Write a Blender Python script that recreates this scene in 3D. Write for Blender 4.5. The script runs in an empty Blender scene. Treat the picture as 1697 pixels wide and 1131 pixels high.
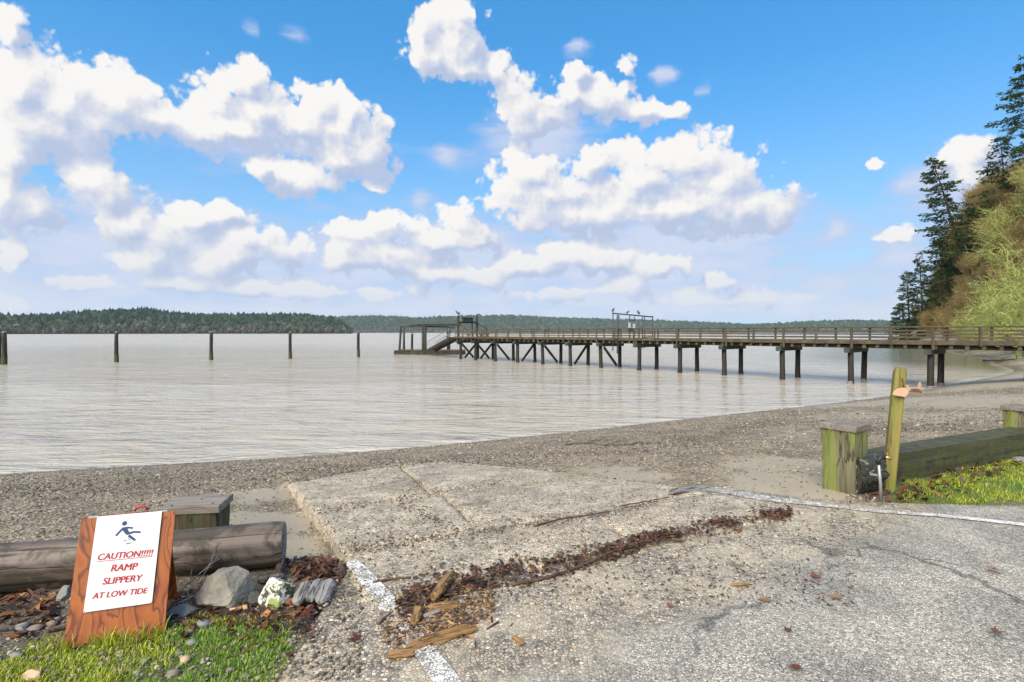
import bpy, bmesh, math, random
import numpy as np
from mathutils import Vector, Matrix, Euler, noise as mnoise

random.seed(7)
rng = np.random.default_rng(11)
scene = bpy.context.scene
COL = scene.collection
R = math.radians

# ------------------------------------------------------------------ camera
F = 900.0 / 1697.0            # focal length over picture width
EYE = 1.6
cam_data = bpy.data.cameras.new("camera")
cam_data.sensor_width = 36.0
cam_data.sensor_fit = 'HORIZONTAL'
cam_data.lens = 36.0 * F
cam_data.shift_y = -14.5 / 1697.0
cam_data.clip_start = 0.05
cam_data.clip_end = 30000
cam = bpy.data.objects.new("camera", cam_data)
COL.objects.link(cam)
cam.location = (0, 0, EYE)
cam.rotation_euler = (R(90), 0, 0)
scene.camera = cam

# ------------------------------------------------------------------ exposure, render settings
scene.view_settings.view_transform = 'Standard'
scene.view_settings.look = 'None'
scene.view_settings.exposure = EXPOSURE = 1.95
scene.view_settings.gamma = 1.0
scene.view_settings.use_curve_mapping = False
scene.render.engine = 'CYCLES'
cy = scene.cycles
cy.use_denoising = True
cy.max_bounces = 6
cy.diffuse_bounces = 3
cy.glossy_bounces = 3
cy.transmission_bounces = 4
cy.transparent_max_bounces = 8
cy.volume_bounces = 1
cy.sample_clamp_indirect = 8
cy.caustics_reflective = False
cy.caustics_refractive = False
cy.use_adaptive_sampling = True
cy.adaptive_threshold = 0.015

# ------------------------------------------------------------------ node helper
def nd(tree, kind, ins=None, **props):
    n = tree.nodes.new(kind)
    for k, v in props.items():
        setattr(n, k, v)
    for k, v in (ins or {}).items():
        s = n.inputs[k]
        if isinstance(v, bpy.types.NodeSocket):
            tree.links.new(v, s)
        else:
            s.default_value = v
    return n

def mth(tree, op, a, b=None, c=None, clamp=False):
    ins = {0: a}
    if b is not None: ins[1] = b
    if c is not None: ins[2] = c
    n = nd(tree, 'ShaderNodeMath', ins, operation=op)
    n.use_clamp = clamp
    return n.outputs[0]

def vmth(tree, op, a, b=None):
    ins = {0: a}
    if b is not None: ins[1] = b
    n = nd(tree, 'ShaderNodeVectorMath', ins, operation=op)
    return n.outputs['Value'] if op in ('LENGTH', 'DOT_PRODUCT', 'DISTANCE') else n.outputs[0]

def sstep(tree, v, a, b, lo=0.0, hi=1.0):
    return nd(tree, 'ShaderNodeMapRange', {0: v, 1: a, 2: b, 3: lo, 4: hi}, interpolation_type='SMOOTHSTEP').outputs[0]

def mixc(tree, f, a, b, blend='MIX'):
    n = tree.nodes.new('ShaderNodeMix')
    n.data_type = 'RGBA'; n.blend_type = blend
    for i, v in ((0, f), (6, a), (7, b)):
        if isinstance(v, bpy.types.NodeSocket): tree.links.new(v, n.inputs[i])
        elif i and len(v) == 3: n.inputs[i].default_value = (*v, 1)
        else: n.inputs[i].default_value = v
    return n.outputs[2]

def ramp(tree, f, stops, interp='LINEAR'):
    n = nd(tree, 'ShaderNodeValToRGB', {0: f})
    cr = n.color_ramp
    cr.interpolation = interp
    while len(cr.elements) < len(stops): cr.elements.new(0.5)
    for e, (p, c) in zip(cr.elements, stops):
        e.position = p
        e.color = (*c, 1) if len(c) == 3 else c
    return n.outputs[0]

# ------------------------------------------------------------------ sky: Nishita air with cumulus clouds, all a function of direction
SUN_EL, SUN_AZ = R(42), R(212)          # azimuth clockwise from +Y: behind the camera, over the left shoulder
world = bpy.data.worlds.new("World")
scene.world = world
world.use_nodes = True
wt = world.node_tree
wt.nodes.clear()

CUMULUS = [
 # px, py, rx, ry of each lobe as seen from the beach (turned into azimuth / elevation below)
 (25,135,72,88),(105,165,66,72),(60,212,105,42),(5,45,22,52),(28,8,22,12),
 (200,150,62,45),(250,195,100,38),(335,215,62,22),(150,205,70,40),
 (405,130,42,38),(368,150,38,36),(425,180,66,46),(395,215,85,28),
 (528,165,32,30),(575,175,28,30),(560,215,62,48),(605,250,50,50),(500,205,50,30),
 (470,285,66,30),(505,305,46,22),(432,272,26,18),(565,265,40,26),
 (5,300,58,85),(45,340,58,42),(10,250,62,40),
 (150,295,48,32),(178,325,46,38),(215,368,52,36),(262,402,46,26),
 (325,362,48,26),(372,345,34,16),(405,388,50,26),(448,415,52,16),
 (28,415,30,20),(8,447,24,11),(18,508,36,20),
 (622,310,24,12),
 (695,62,30,52),(745,18,52,28),(712,95,42,32),(770,112,55,26),(818,116,26,32),(752,62,30,40),(772,70,32,40),(840,140,30,24),
 (862,170,40,42),(885,202,52,34),(942,150,42,26),(950,112,30,15),(1035,102,24,27),
 (1000,162,58,28),(1062,182,44,18),(1112,180,36,15),
 (872,282,48,30),(905,322,84,44),(985,262,34,30),(1060,292,76,54),(1140,268,66,44),(1195,305,66,54),
 (1240,345,70,44),(1110,350,130,36),(955,360,120,26),(1282,362,34,24),
 (1452,270,24,15),
 (1590,245,46,32),(1612,280,38,34),(1543,257,12,12),(1480,390,40,16),(1512,378,18,14),(1640,300,30,30),
 (652,372,62,20),(585,386,58,20),(768,362,34,28),(792,396,34,26),(640,425,62,24),(715,455,72,20),(800,462,44,16),
 (1045,472,38,22),(1138,442,18,18),(1190,462,38,16),(930,425,66,24),(1255,490,56,12),(1300,506,56,11),
 (250,440,70,16),(350,445,80,16),(560,425,60,22),(860,440,60,20),(990,430,60,22),(1090,440,50,20),(720,400,50,24),(380,415,80,20),(150,470,60,14),(640,490,70,12),(900,490,80,12),(1140,495,60,12),(300,476,82,9),(425,480,92,13),(520,485,44,17),(455,493,10,14),
 # the same field of cumulus goes on above the picture
 (250,-160,110,60),(330,-190,80,60),(620,-240,120,60),(1010,-170,120,60),(1080,-200,70,50),(1420,-230,140,70),
]
SOFT = [(738,262,30,16),(488,57,28,14),(418,45,20,18),(696,330,18,20),(958,82,28,15),(1165,150,18,18),(1102,126,24,16),(1320,335,16,28),(1390,380,22,12),(330,440,300,46),(690,425,220,66),(1050,445,300,60),(1490,425,46,34),(1180,505,400,26),(200,385,130,50),(500,510,520,22),
        (1600,300,80,60),(900,230,90,50),(450,235,160,36),(-60,470,160,50),(1130,390,180,30),(1600,520,300,16),(1510,300,40,20)]

def azel(px, py):
    az = math.atan((px - 848.5) / 900.0)
    return az, math.atan((551 - py) / 900.0 * math.cos(az))

def lobe_params(l, grow=1.0):
    px, py, rx, ry = l
    a, e = azel(px, py)
    ra = abs(azel(px + rx, py)[0] - azel(px - rx, py)[0]) / 2 * grow
    re = abs(azel(px, py - ry)[1] - azel(px, py + ry)[1]) / 2 * grow
    return a, e, ra, re

# The lobes are summed once, here, into a coarse chart of cover and of light (azimuth x elevation, one turn of 90 degrees that
# repeats without a seam); the chart lives in curve nodes, one curve for each degree of elevation, and noise gives the cloud edges.
N_AZ, N_EL, EL_TOP = 257, 42, R(42)
def chart(lobes, smooth, grow):
    gx = np.linspace(-R(45), R(45), N_AZ)[None, :]
    gy = (np.arange(-6, N_EL * 4 + 6) / 4.0 * (EL_TOP / (N_EL - 1)))[:, None]
    acc = np.zeros((gy.shape[0], N_AZ))
    for l in lobes:
        a, e, ra, re = lobe_params(l, grow * (0.88 + 0.22 * min(1.0, l[2] / 55.0)))
        for sh in (-R(90), 0, R(90)):
            q = np.sqrt(((gx - a - sh) / ra) ** 2 + ((gy - e) / re) ** 2)
            acc += np.exp(np.clip((1 - q - 0.30 * max(0.0, 1 - l[2] / 30.0)) / smooth, -40, 12))
    f = np.log(acc + 1e-9) * smooth
    f = np.clip(f, -0.8, 1.2)
    sx, sy = 3, 5
    up = np.roll(f, sx, axis=1)
    up = np.concatenate([up[sy:], np.repeat(up[-1:], sy, 0)], 0)
    return f[6:6 + N_EL * 4:4], (f - up)[6:6 + N_EL * 4:4]
cov, litc = chart(CUMULUS, 0.26, 1.20)
scov, _ = chart(SOFT, 0.4, 1.1)

tc = wt.nodes.new('ShaderNodeTexCoord')
sep = nd(wt, 'ShaderNodeSeparateXYZ', {0: tc.outputs['Generated']})
az = mth(wt, 'ARCTAN2', sep.outputs[0], sep.outputs[1])
el = mth(wt, 'ARCSINE', sep.outputs[2])
P0 = nd(wt, 'ShaderNodeCombineXYZ', {0: az, 1: el}).outputs[0]
wn = nd(wt, 'ShaderNodeTexNoise', {'Vector': P0, 'Scale': 16.0, 'Detail': 3.0, 'Roughness': 0.6}, noise_dimensions='2D')
wv = vmth(wt, 'MULTIPLY', vmth(wt, 'SUBTRACT', wn.outputs['Color'], (0.5, 0.5, 0.5)), (0.024, 0.022, 0.0))
PW = nd(wt, 'ShaderNodeSeparateXYZ', {0: vmth(wt, 'ADD', P0, wv)})
az01 = mth(wt, 'FRACT', mth(wt, 'MULTIPLY_ADD', PW.outputs[0], 1 / R(90), 0.5))
elr = mth(wt, 'MULTIPLY', mth(wt, 'PINGPONG', mth(wt, 'MAXIMUM', PW.outputs[1], 0.0), EL_TOP), (N_EL - 1) / EL_TOP)

def curves(rows, lo, hi):
    n = nd(wt, 'ShaderNodeRGBCurve', {'Color': az01})
    m = n.mapping
    m.use_clip = False
    for c in range(3):
        cu = m.curves[c]
        v = np.clip((rows[c] - lo) / (hi - lo), 0, 1)
        keep = [0] + [i for i in range(2, N_AZ - 1, 2)] + [N_AZ - 1]
        while len(cu.points) < len(keep): cu.points.new(0.5, 0.5)
        for p, i in zip(cu.points, keep):
            p.location = (i / (N_AZ - 1), float(v[i])); p.handle_type = 'AUTO'
    m.update()
    return n.outputs[0]
acc = {'c': None, 'l': None, 's': None}
for r in range(0, N_EL, 3):
    w = vmth(wt, 'ABSOLUTE', vmth(wt, 'SUBTRACT', elr, (r, r + 1, r + 2)))
    w = vmth(wt, 'MAXIMUM', vmth(wt, 'SUBTRACT', (1, 1, 1), w), (0, 0, 0))
    for key, data, lo, hi in (('c', cov, -0.8, 1.2), ('l', litc, -0.8, 0.8), ('s', scov, -0.8, 1.2)):
        if data[r:r + 3].max() - data[r:r + 3].min() < 1e-3: continue
        d = vmth(wt, 'DOT_PRODUCT', w, curves(data[r:r + 3], lo, hi))
        acc[key] = d if acc[key] is None else mth(wt, 'ADD', acc[key], d)
cf = mth(wt, 'MULTIPLY_ADD', acc['c'], 2.0, -0.8)
cl = mth(wt, 'MULTIPLY_ADD', acc['l'], 1.6, -0.8)
cs = mth(wt, 'MULTIPLY_ADD', acc['s'], 2.0, -0.8)
def puff(vec):
    vo = nd(wt, 'ShaderNodeTexVoronoi', {'Vector': vec, 'Scale': 21.0, 'Detail': 2.0, 'Roughness': 0.5, 'Lacunarity': 2.3}, feature='F1', voronoi_dimensions='2D')
    nz = nd(wt, 'ShaderNodeTexNoise', {'Vector': vec, 'Scale': 20.0, 'Detail': 8.0, 'Roughness': 0.62}, noise_dimensions='2D')
    return mth(wt, 'ADD', mth(wt, 'MULTIPLY', mth(wt, 'SUBTRACT', 0.42, vo.outputs['Distance']), 0.55), mth(wt, 'MULTIPLY', mth(wt, 'SUBTRACT', nz.outputs['Fac'], 0.5), 1.0))
PV = vmth(wt, 'ADD', P0, vmth(wt, 'MULTIPLY', wv, (0.5, 0.5, 0)))
n0 = puff(PV)
n1 = puff(vmth(wt, 'ADD', PV, (-0.007, 0.017, 0.0)))
f0 = mth(wt, 'ADD', cf, n0)
sn = nd(wt, 'ShaderNodeTexNoise', {'Vector': vmth(wt, 'MULTIPLY', P0, (1.0, 3.2, 1.0)), 'Scale': 9.0, 'Detail': 5.0, 'Roughness': 0.55}, noise_dimensions='2D')
fs = mth(wt, 'ADD', cs, mth(wt, 'MULTIPLY', mth(wt, 'SUBTRACT', sn.outputs['Fac'], 0.5), 1.3))

sky = nd(wt, 'ShaderNodeTexSky', sky_type='NISHITA')
sky.sun_disc = False
sky.sun_elevation = SUN_EL
sky.sun_rotation = SUN_AZ
sky.air_density = 1.0; sky.dust_density = 0.3; sky.ozone_density = 2.5
SKY_STRENGTH = 0.12
K = 0.366 / SKY_STRENGTH                 # cloud radiance is written for strength 1
vivid = nd(wt, 'ShaderNodeHueSaturation', {'Hue': 0.497, 'Saturation': 1.32, 'Value': 0.455, 'Fac': 1.0, 'Color': sky.outputs[0]}).outputs[0]
hor = sstep(wt, el, 0.0, 0.50, 1.0, 0.0)
vivid = mixc(wt, mth(wt, 'MULTIPLY_ADD', hor, 0.50, 0.38), vivid, mixc(wt, hor, (0.045 * K, 0.30 * K, 0.66 * K), (0.29 * K, 0.45 * K, 0.64 * K)))
soft_m = sstep(wt, fs, -0.18, 0.66, 0.0, 0.90)
soft_c = mixc(wt, sstep(wt, fs, 0.1, 0.9), (0.34 * K, 0.42 * K, 0.60 * K), (0.46 * K, 0.50 * K, 0.62 * K))
c1 = mixc(wt, soft_m, vivid, soft_c)
lit = mth(wt, 'ADD', mth(wt, 'MULTIPLY', cl, 2.3), mth(wt, 'MULTIPLY', mth(wt, 'SUBTRACT', n0, n1), 0.85))
lit = sstep(wt, lit, -0.66, 0.56)
lit = mth(wt, 'MULTIPLY', lit, sstep(wt, el, 0.0, 0.22, 0.62, 1.0))
cl_c = ramp(wt, lit, [(0.0, (0.34, 0.40, 0.54)), (0.35, (0.44, 0.48, 0.58)), (0.60, (0.525, 0.535, 0.58)), (1.0, (0.685, 0.67, 0.65))])
cl_c = vmth(wt, 'MULTIPLY', cl_c, (K, K, K))
cmask = mth(wt, 'MULTIPLY', sstep(wt, f0, 0.0, 0.24), sstep(wt, el, 0.01, 0.12, 0.55, 0.98))
c2 = mixc(wt, cmask, c1, cl_c)
bg = nd(wt, 'ShaderNodeBackground', {'Color': c2, 'Strength': SKY_STRENGTH})
wo = wt.nodes.new('ShaderNodeOutputWorld')
wt.links.new(bg.outputs[0], wo.inputs[0])
world.cycles.sampling_method = 'MANUAL'
world.cycles.sample_map_resolution = 512

# ------------------------------------------------------------------ sun (softened by the broken cloud)
sun_d = bpy.data.lights.new("sun", 'SUN')
sun_d.energy = 1.5
sun_d.angle = R(48)
sun_d.color = (1.0, 0.87, 0.68)
sun = bpy.data.objects.new("sun", sun_d)
COL.objects.link(sun)
sdir = Vector((math.sin(SUN_AZ) * math.cos(SUN_EL), math.cos(SUN_AZ) * math.cos(SUN_EL), math.sin(SUN_EL)))
sun.rotation_euler = sdir.to_track_quat('Z', 'Y').to_euler()
# ------------------------------------------------------------------ materials
def material(name, fn):
    m = bpy.data.materials.new(name)
    m.use_nodes = True
    t = m.node_tree
    b = next(n for n in t.nodes if n.type == 'BSDF_PRINCIPLED')
    fn(t, b)
    return m
def put(t, b, key, v):
    s = b.inputs[key]
    if isinstance(v, bpy.types.NodeSocket): t.links.new(v, s)
    elif hasattr(s.default_value, '__len__') and not isinstance(v, str) and len(v) == 3 and len(s.default_value) == 4: s.default_value = (*v, 1)
    else: s.default_value = v
def obj_co(t, scale=(1, 1, 1), rot=(0, 0, 0)):
    c = t.nodes.new('ShaderNodeTexCoord')
    return nd(t, 'ShaderNodeMapping', {'Vector': c.outputs['Object'], 'Scale': scale, 'Rotation': rot}).outputs[0]
def pos_co(t):
    return t.nodes.new('ShaderNodeNewGeometry').outputs['Position']
def noise_(t, vec, scale, detail=4.0, rough=0.55, dist=0.0, out='Fac'):
    return nd(t, 'ShaderNodeTexNoise', {'Vector': vec, 'Scale': scale, 'Detail': detail, 'Roughness': rough, 'Distortion': dist}).outputs[out]
def voro(t, vec, scale, feature='F1', rnd=1.0):
    return nd(t, 'ShaderNodeTexVoronoi', {'Vector': vec, 'Scale': scale, 'Randomness': rnd}, feature=feature)
def bump(t, b, h, strength=0.5, dist=0.01, prev=None):
    ins = {'Height': h, 'Strength': strength, 'Distance': dist}
    if prev is not None: ins['Normal'] = prev
    n = nd(t, 'ShaderNodeBump', ins).outputs[0]
    put(t, b, 'Normal', n); return n
def attr(t, name, out='Fac'):
    return nd(t, 'ShaderNodeAttribute', attribute_name=name).outputs[out]

STONES = [(0.0, (0.085, 0.078, 0.068)), (0.20, (0.19, 0.178, 0.155)), (0.42, (0.35, 0.32, 0.265)), (0.60, (0.27, 0.25, 0.22)),
          (0.76, (0.48, 0.44, 0.36)), (0.90, (0.40, 0.31, 0.19)), (1.0, (0.68, 0.65, 0.57))]
def stone_cells(t, vec, scale, dark=0.3):
    v = voro(t, vec, scale)
    r = nd(t, 'ShaderNodeSeparateColor', {0: v.outputs['Color']}).outputs[0]
    c = ramp(t, r, STONES)
    e = voro(t, vec, scale, 'DISTANCE_TO_EDGE').outputs['Distance']
    g = sstep(t, e, 0.0, 0.16)
    return mixc(t, g, (0.075, 0.068, 0.058), c), g, v.outputs['Distance']

def f_beach(t, b):
    P = pos_co(t)
    c1, g1, d1 = stone_cells(t, P, 26)
    c2, g2, d2 = stone_cells(t, P, 62)
    n = noise_(t, P, 1.1, 5)
    big = mixc(t, sstep(t, noise_(t, P, 5, 4), 0.42, 0.56), c2, c1)
    tone = mixc(t, sstep(t, n, 0.38, 0.66), (0.80, 0.72, 0.585), (1.25, 1.13, 0.93))
    grav = mixc(t, 1.0, big, tone, 'MULTIPLY')
    sn = noise_(t, P, 190, 2)
    sandc = mixc(t, sn, (0.25, 0.215, 0.15), (0.41, 0.36, 0.27))
    sandc = mixc(t, sstep(t, voro(t, P, 30).outputs['Distance'], 0.10, 0.2, 0.8, 0.0), sandc, (0.18, 0.15, 0.11))
    sm = sstep(t, mth(t, 'ADD', attr(t, 'sand'), mth(t, 'MULTIPLY', mth(t, 'SUBTRACT', noise_(t, P, 3.2, 6, 0.65), 0.5), 1.1)), 0.35, 0.62)
    col = mixc(t, sm, grav, sandc)
    soilc = mixc(t, noise_(t, P, 22, 6, 0.7), (0.05, 0.036, 0.023), (0.20, 0.15, 0.10))
    soilc = mixc(t, sstep(t, noise_(t, P, 48, 2), 0.55, 0.62), soilc, c2)
    col = mixc(t, attr(t, 'soil'), col, soilc)
    turf = mixc(t, noise_(t, P, 16, 5, 0.7), (0.03, 0.05, 0.008), (0.13, 0.20, 0.025))
    col = mixc(t, attr(t, 'turf'), col, turf)
    woods = mixc(t, noise_(t, P, 0.5, 6, 0.65), (0.035, 0.04, 0.012), (0.17, 0.135, 0.065))
    col = mixc(t, attr(t, 'woods'), col, woods)
    wet = attr(t, 'wet')
    col = mixc(t, mth(t, 'MULTIPLY', wet, 0.55), col, mixc(t, 1.0, col, (0.42, 0.40, 0.36), 'MULTIPLY'))
    put(t, b, 'Base Color', col)
    put(t, b, 'Roughness', mth(t, 'SUBTRACT', 0.8, mth(t, 'MULTIPLY', wet, 0.42)))
    h = mth(t, 'ADD', mth(t, 'MULTIPLY', mth(t, 'MULTIPLY', g1, mth(t, 'SUBTRACT', 1.0, sm)), 0.7), mth(t, 'MULTIPLY', noise_(t, P, 60, 4), 0.5))
    bump(t, b, h, 0.7, 0.012)
def f_concrete(t, b):
    P = pos_co(t)
    c1, g1, d1 = stone_cells(t, P, 74)
    c2, g2, d2 = stone_cells(t, P, 40)
    n = noise_(t, P, 2.0, 6, 0.62)
    c = mixc(t, sstep(t, noise_(t, P, 9, 3), 0.44, 0.58, 0.0, 0.7), c1, c2)
    cement = mixc(t, sstep(t, noise_(t, P, 55, 5, 0.7), 0.38, 0.62), (0.27, 0.245, 0.20), (0.62, 0.585, 0.50))
    c = mixc(t, sstep(t, noise_(t, P, 5.5, 6, 0.7), 0.42, 0.66, 0.0, 0.40), c, cement)
    c = mixc(t, 1.0, c, mixc(t, sstep(t, n, 0.33, 0.68), (1.42, 1.34, 1.19), (2.1, 2.0, 1.80)), 'MULTIPLY')
    pit = sstep(t, noise_(t, P, 34, 4, 0.8), 0.56, 0.63, 0.0, 0.85)
    c = mixc(t, pit, c, (0.085, 0.072, 0.058))
    stain = sstep(t, noise_(t, P, 1.3, 7, 0.7), 0.56, 0.70, 0.0, 0.55)
    c = mixc(t, stain, c, (0.10, 0.075, 0.05))
    c = mixc(t, sstep(t, noise_(t, P, 0.9, 5), 0.55, 0.72, 0.0, 0.35), c, (0.26, 0.20, 0.11))
    put(t, b, 'Base Color', c)
    put(t, b, 'Roughness', sstep(t, n, 0.3, 0.7, 0.55, 0.85))
    bump(t, b, mth(t, 'ADD', mth(t, 'MULTIPLY', g1, 0.6), mth(t, 'MULTIPLY', d2, -0.6)), 0.75, 0.008)
def f_asphalt(t, b):
    P = pos_co(t)
    v = voro(t, P, 95)
    r = nd(t, 'ShaderNodeSeparateColor', {0: v.outputs['Color']}).outputs[0]
    c = ramp(t, r, [(0, (0.13, 0.127, 0.12)), (0.4, (0.26, 0.257, 0.245)), (0.75, (0.34, 0.335, 0.315)), (1, (0.50, 0.49, 0.455))])
    e = voro(t, P, 95, 'DISTANCE_TO_EDGE').outputs['Distance']
    c = mixc(t, sstep(t, e, 0, 0.13), (0.06, 0.06, 0.06), c)
    n = noise_(t, P, 1.6, 6, 0.65)
    c = mixc(t, 1.0, c, mixc(t, sstep(t, n, 0.34, 0.66), (1.18, 1.10, 0.96), (1.85, 1.72, 1.50)), 'MULTIPLY')
    # the older, stonier mix near the ramp
    c2, g2, d2 = stone_cells(t, P, 50)
    agg = sstep(t, mth(t, 'ADD', attr(t, 'aggregate'), mth(t, 'MULTIPLY', mth(t, 'SUBTRACT', noise_(t, P, 2.2, 7, 0.72), 0.5), 1.9)), 0.2, 0.8)
    c2 = mixc(t, sstep(t, n, 0.4, 0.62, 0.0, 0.5), c2, (0.46, 0.42, 0.34))
    c2 = mixc(t, 1.0, c2, (1.3, 1.24, 1.12), 'MULTIPLY')
    c = mixc(t, agg, c, c2)
    crack = voro(t, vmth(t, 'ADD', P, vmth(t, 'MULTIPLY', noise_(t, P, 3, 4, 0.6, out='Color'), (0.5, 0.5, 0))), 0.75, 'DISTANCE_TO_EDGE').outputs['Distance']
    ck = sstep(t, crack, 0.004, 0.016, 0.6, 0.0)
    ck = mth(t, 'MULTIPLY', ck, sstep(t, noise_(t, P, 1.2, 2), 0.5, 0.6))
    c = mixc(t, ck, c, (0.03, 0.028, 0.026))
    put(t, b, 'Base Color', c)
    put(t, b, 'Roughness', sstep(t, n, 0.3, 0.7, 0.42, 0.7))
    h = mth(t, 'SUBTRACT', mth(t, 'ADD', mth(t, 'MULTIPLY', e, 0.8), mth(t, 'MULTIPLY', mth(t, 'MULTIPLY', g2, agg), 0.6)), ck)
    bump(t, b, h, 0.6, 0.008)
def f_paintline(t, b):
    P = pos_co(t)
    c, g, d = stone_cells(t, P, 74)
    w = mth(t, 'ADD', mth(t, 'MULTIPLY', noise_(t, P, 14, 7, 0.75), 0.75), mth(t, 'MULTIPLY', d, 0.28))
    w = mth(t, 'ADD', w, attr(t, 'wear'))
    k = sstep(t, w, 0.50, 0.60)
    put(t, b, 'Base Color', mixc(t, k, mixc(t, noise_(t, P, 60), (0.66, 0.66, 0.62), (0.82, 0.82, 0.79)), mixc(t, 0.35, c, (0.42, 0.40, 0.35))))
    put(t, b, 'Roughness', 0.65)
    bump(t, b, g, 0.5, 0.006)
def f_water(t, b):
    P = pos_co(t)
    far = sstep(t, nd(t, 'ShaderNodeSeparateXYZ', {0: P}).outputs[1], 15, 260)
    m1 = nd(t, 'ShaderNodeMapping', {'Vector': P, 'Scale': (0.34, 1.0, 1), 'Rotation': (0, 0, R(8))}).outputs[0]
    m2 = nd(t, 'ShaderNodeMapping', {'Vector': P, 'Scale': (0.30, 1.0, 1), 'Rotation': (0, 0, R(-14))}).outputs[0]
    n1 = noise_(t, m1, 0.62, 5, 0.6, 0.8)
    n2 = noise_(t, m2, 2.6, 4, 0.6, 0.4)
    n3 = noise_(t, m1, 0.16, 3, 0.5, 0.3)
    foam_n = noise_(t, P, 9, 6, 0.7)
    silt_and_reflection = mixc(t, noise_(t, m1, 0.10, 5), (0.38, 0.345, 0.28), (0.50, 0.455, 0.37))  # pale base: silty water plus a white sky's reflection painted in
    silt_and_reflection = mixc(t, sstep(t, attr(t, 'cove_reflection'), 0, 1), silt_and_reflection, (0.13, 0.12, 0.05))  # dark olive tree reflection painted into the water colour
    D = attr(t, 'dist')
    fo = mth(t, 'ADD', D, mth(t, 'MULTIPLY', mth(t, 'SUBTRACT', noise_(t, P, 0.9, 5, 0.6), 0.5), 1.6))
    edge = mth(t, 'MULTIPLY', sstep(t, fo, -0.9, -0.15), sstep(t, foam_n, 0.38, 0.60, 0.25, 1.0))
    col = mixc(t, mth(t, 'MULTIPLY', edge, 0.45), silt_and_reflection, (0.68, 0.65, 0.58))
    put(t, b, 'Base Color', col)
    put(t, b, 'IOR', 1.33)
    put(t, b, 'Specular IOR Level', 0.42)
    put(t, b, 'Roughness', sstep(t, far, 0, 1, 0.10, 0.26))
    h = mth(t, 'ADD', mth(t, 'MULTIPLY', n1, 0.6), mth(t, 'ADD', mth(t, 'MULTIPLY', n2, 0.26), mth(t, 'MULTIPLY', n3, 0.5)))
    bump(t, b, h, 1.0, 0.85)
def f_tint(rough=0.75, var=0.35, scale=30.0, spec=0.5, bumps=0.0, transl=False):
    def f(t, b):
        P = pos_co(t)
        c = attr(t, 'tint', 'Color')
        c = mixc(t, 1.0, c, mixc(t, noise_(t, P, scale, 4), (1 - var,) * 3, (1 + var,) * 3), 'MULTIPLY')
        put(t, b, 'Base Color', c); put(t, b, 'Roughness', rough); put(t, b, 'Specular IOR Level', spec)
        if bumps: bump(t, b, noise_(t, P, scale * 1.5, 5, 0.65), bumps, 0.02)
        if transl:
            tr = nd(t, 'ShaderNodeBsdfTranslucent', {'Color': c})
            mx = nd(t, 'ShaderNodeMixShader', {0: 0.35, 1: b.outputs[0], 2: tr.outputs[0]})
            t.links.new(mx.outputs[0], next(n for n in t.nodes if n.type == 'OUTPUT_MATERIAL').inputs[0])
    return f
def f_wood(dark, light, along='X', gscale=9.0, stretch=0.07, rough=0.75, cracks=0.5, moss=None, moss_amt=0.5, lichen=0.0, mscale=6.0, streak=False, coat=0.0):
    """long-grained timber: grain, checks, and, where the thing has them, moss or lichen"""
    def f(t, b):
        sc = [1, 1, 1]; sc['XYZ'.index(along)] = stretch
        Q = obj_co(t, tuple(sc)); O = obj_co(t)
        g = noise_(t, Q, gscale, 6, 0.62, 0.8)
        g2 = noise_(t, Q, gscale * 4.5, 4, 0.6)
        c = ramp(t, g, [(0.25, dark), (0.75, light)])
        c = mixc(t, mth(t, 'MULTIPLY', g2, 0.45), c, dark)
        ck = sstep(t, mth(t, 'ABSOLUTE', mth(t, 'SUBTRACT', noise_(t, Q, gscale * 0.9, 3, 0.5, 0.2), 0.5)), 0.0, 0.022, cracks, 0.0)
        c = mixc(t, ck, c, tuple(0.18 * x for x in dark))
        c = mixc(t, 1.0, c, mixc(t, noise_(t, O, 2.3, 4), (0.72,) * 3, (1.25,) * 3), 'MULTIPLY')
        if moss:
            mq = Q if streak else O
            mn = noise_(t, mq, mscale, 6, 0.68, 0.6)
            mk = sstep(t, mn, 0.62 - 0.3 * moss_amt, 0.72 - 0.3 * moss_amt)
            mc = mixc(t, noise_(t, mq, mscale * 2.4, 5, 0.65), moss[0], moss[1])
            c = mixc(t, mth(t, 'MULTIPLY', mk, 0.9), c, mc)
        if lichen:
            lk = sstep(t, noise_(t, O, 26, 6, 0.72, 1.2), 0.66 - 0.16 * lichen, 0.70 - 0.16 * lichen)
            c = mixc(t, lk, c, mixc(t, noise_(t, O, 60), (0.22, 0.27, 0.12), (0.55, 0.58, 0.44)))
        put(t, b, 'Base Color', c); put(t, b, 'Roughness', rough)
        if coat:
            put(t, b, 'Coat Weight', coat); put(t, b, 'Coat Roughness', 0.25)
        bump(t, b, mth(t, 'SUBTRACT', mth(t, 'ADD', mth(t, 'MULTIPLY', g, 0.5), mth(t, 'MULTIPLY', g2, 0.25)), mth(t, 'MULTIPLY', ck, 0.9)), 0.6, 0.012)
    return f
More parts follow.
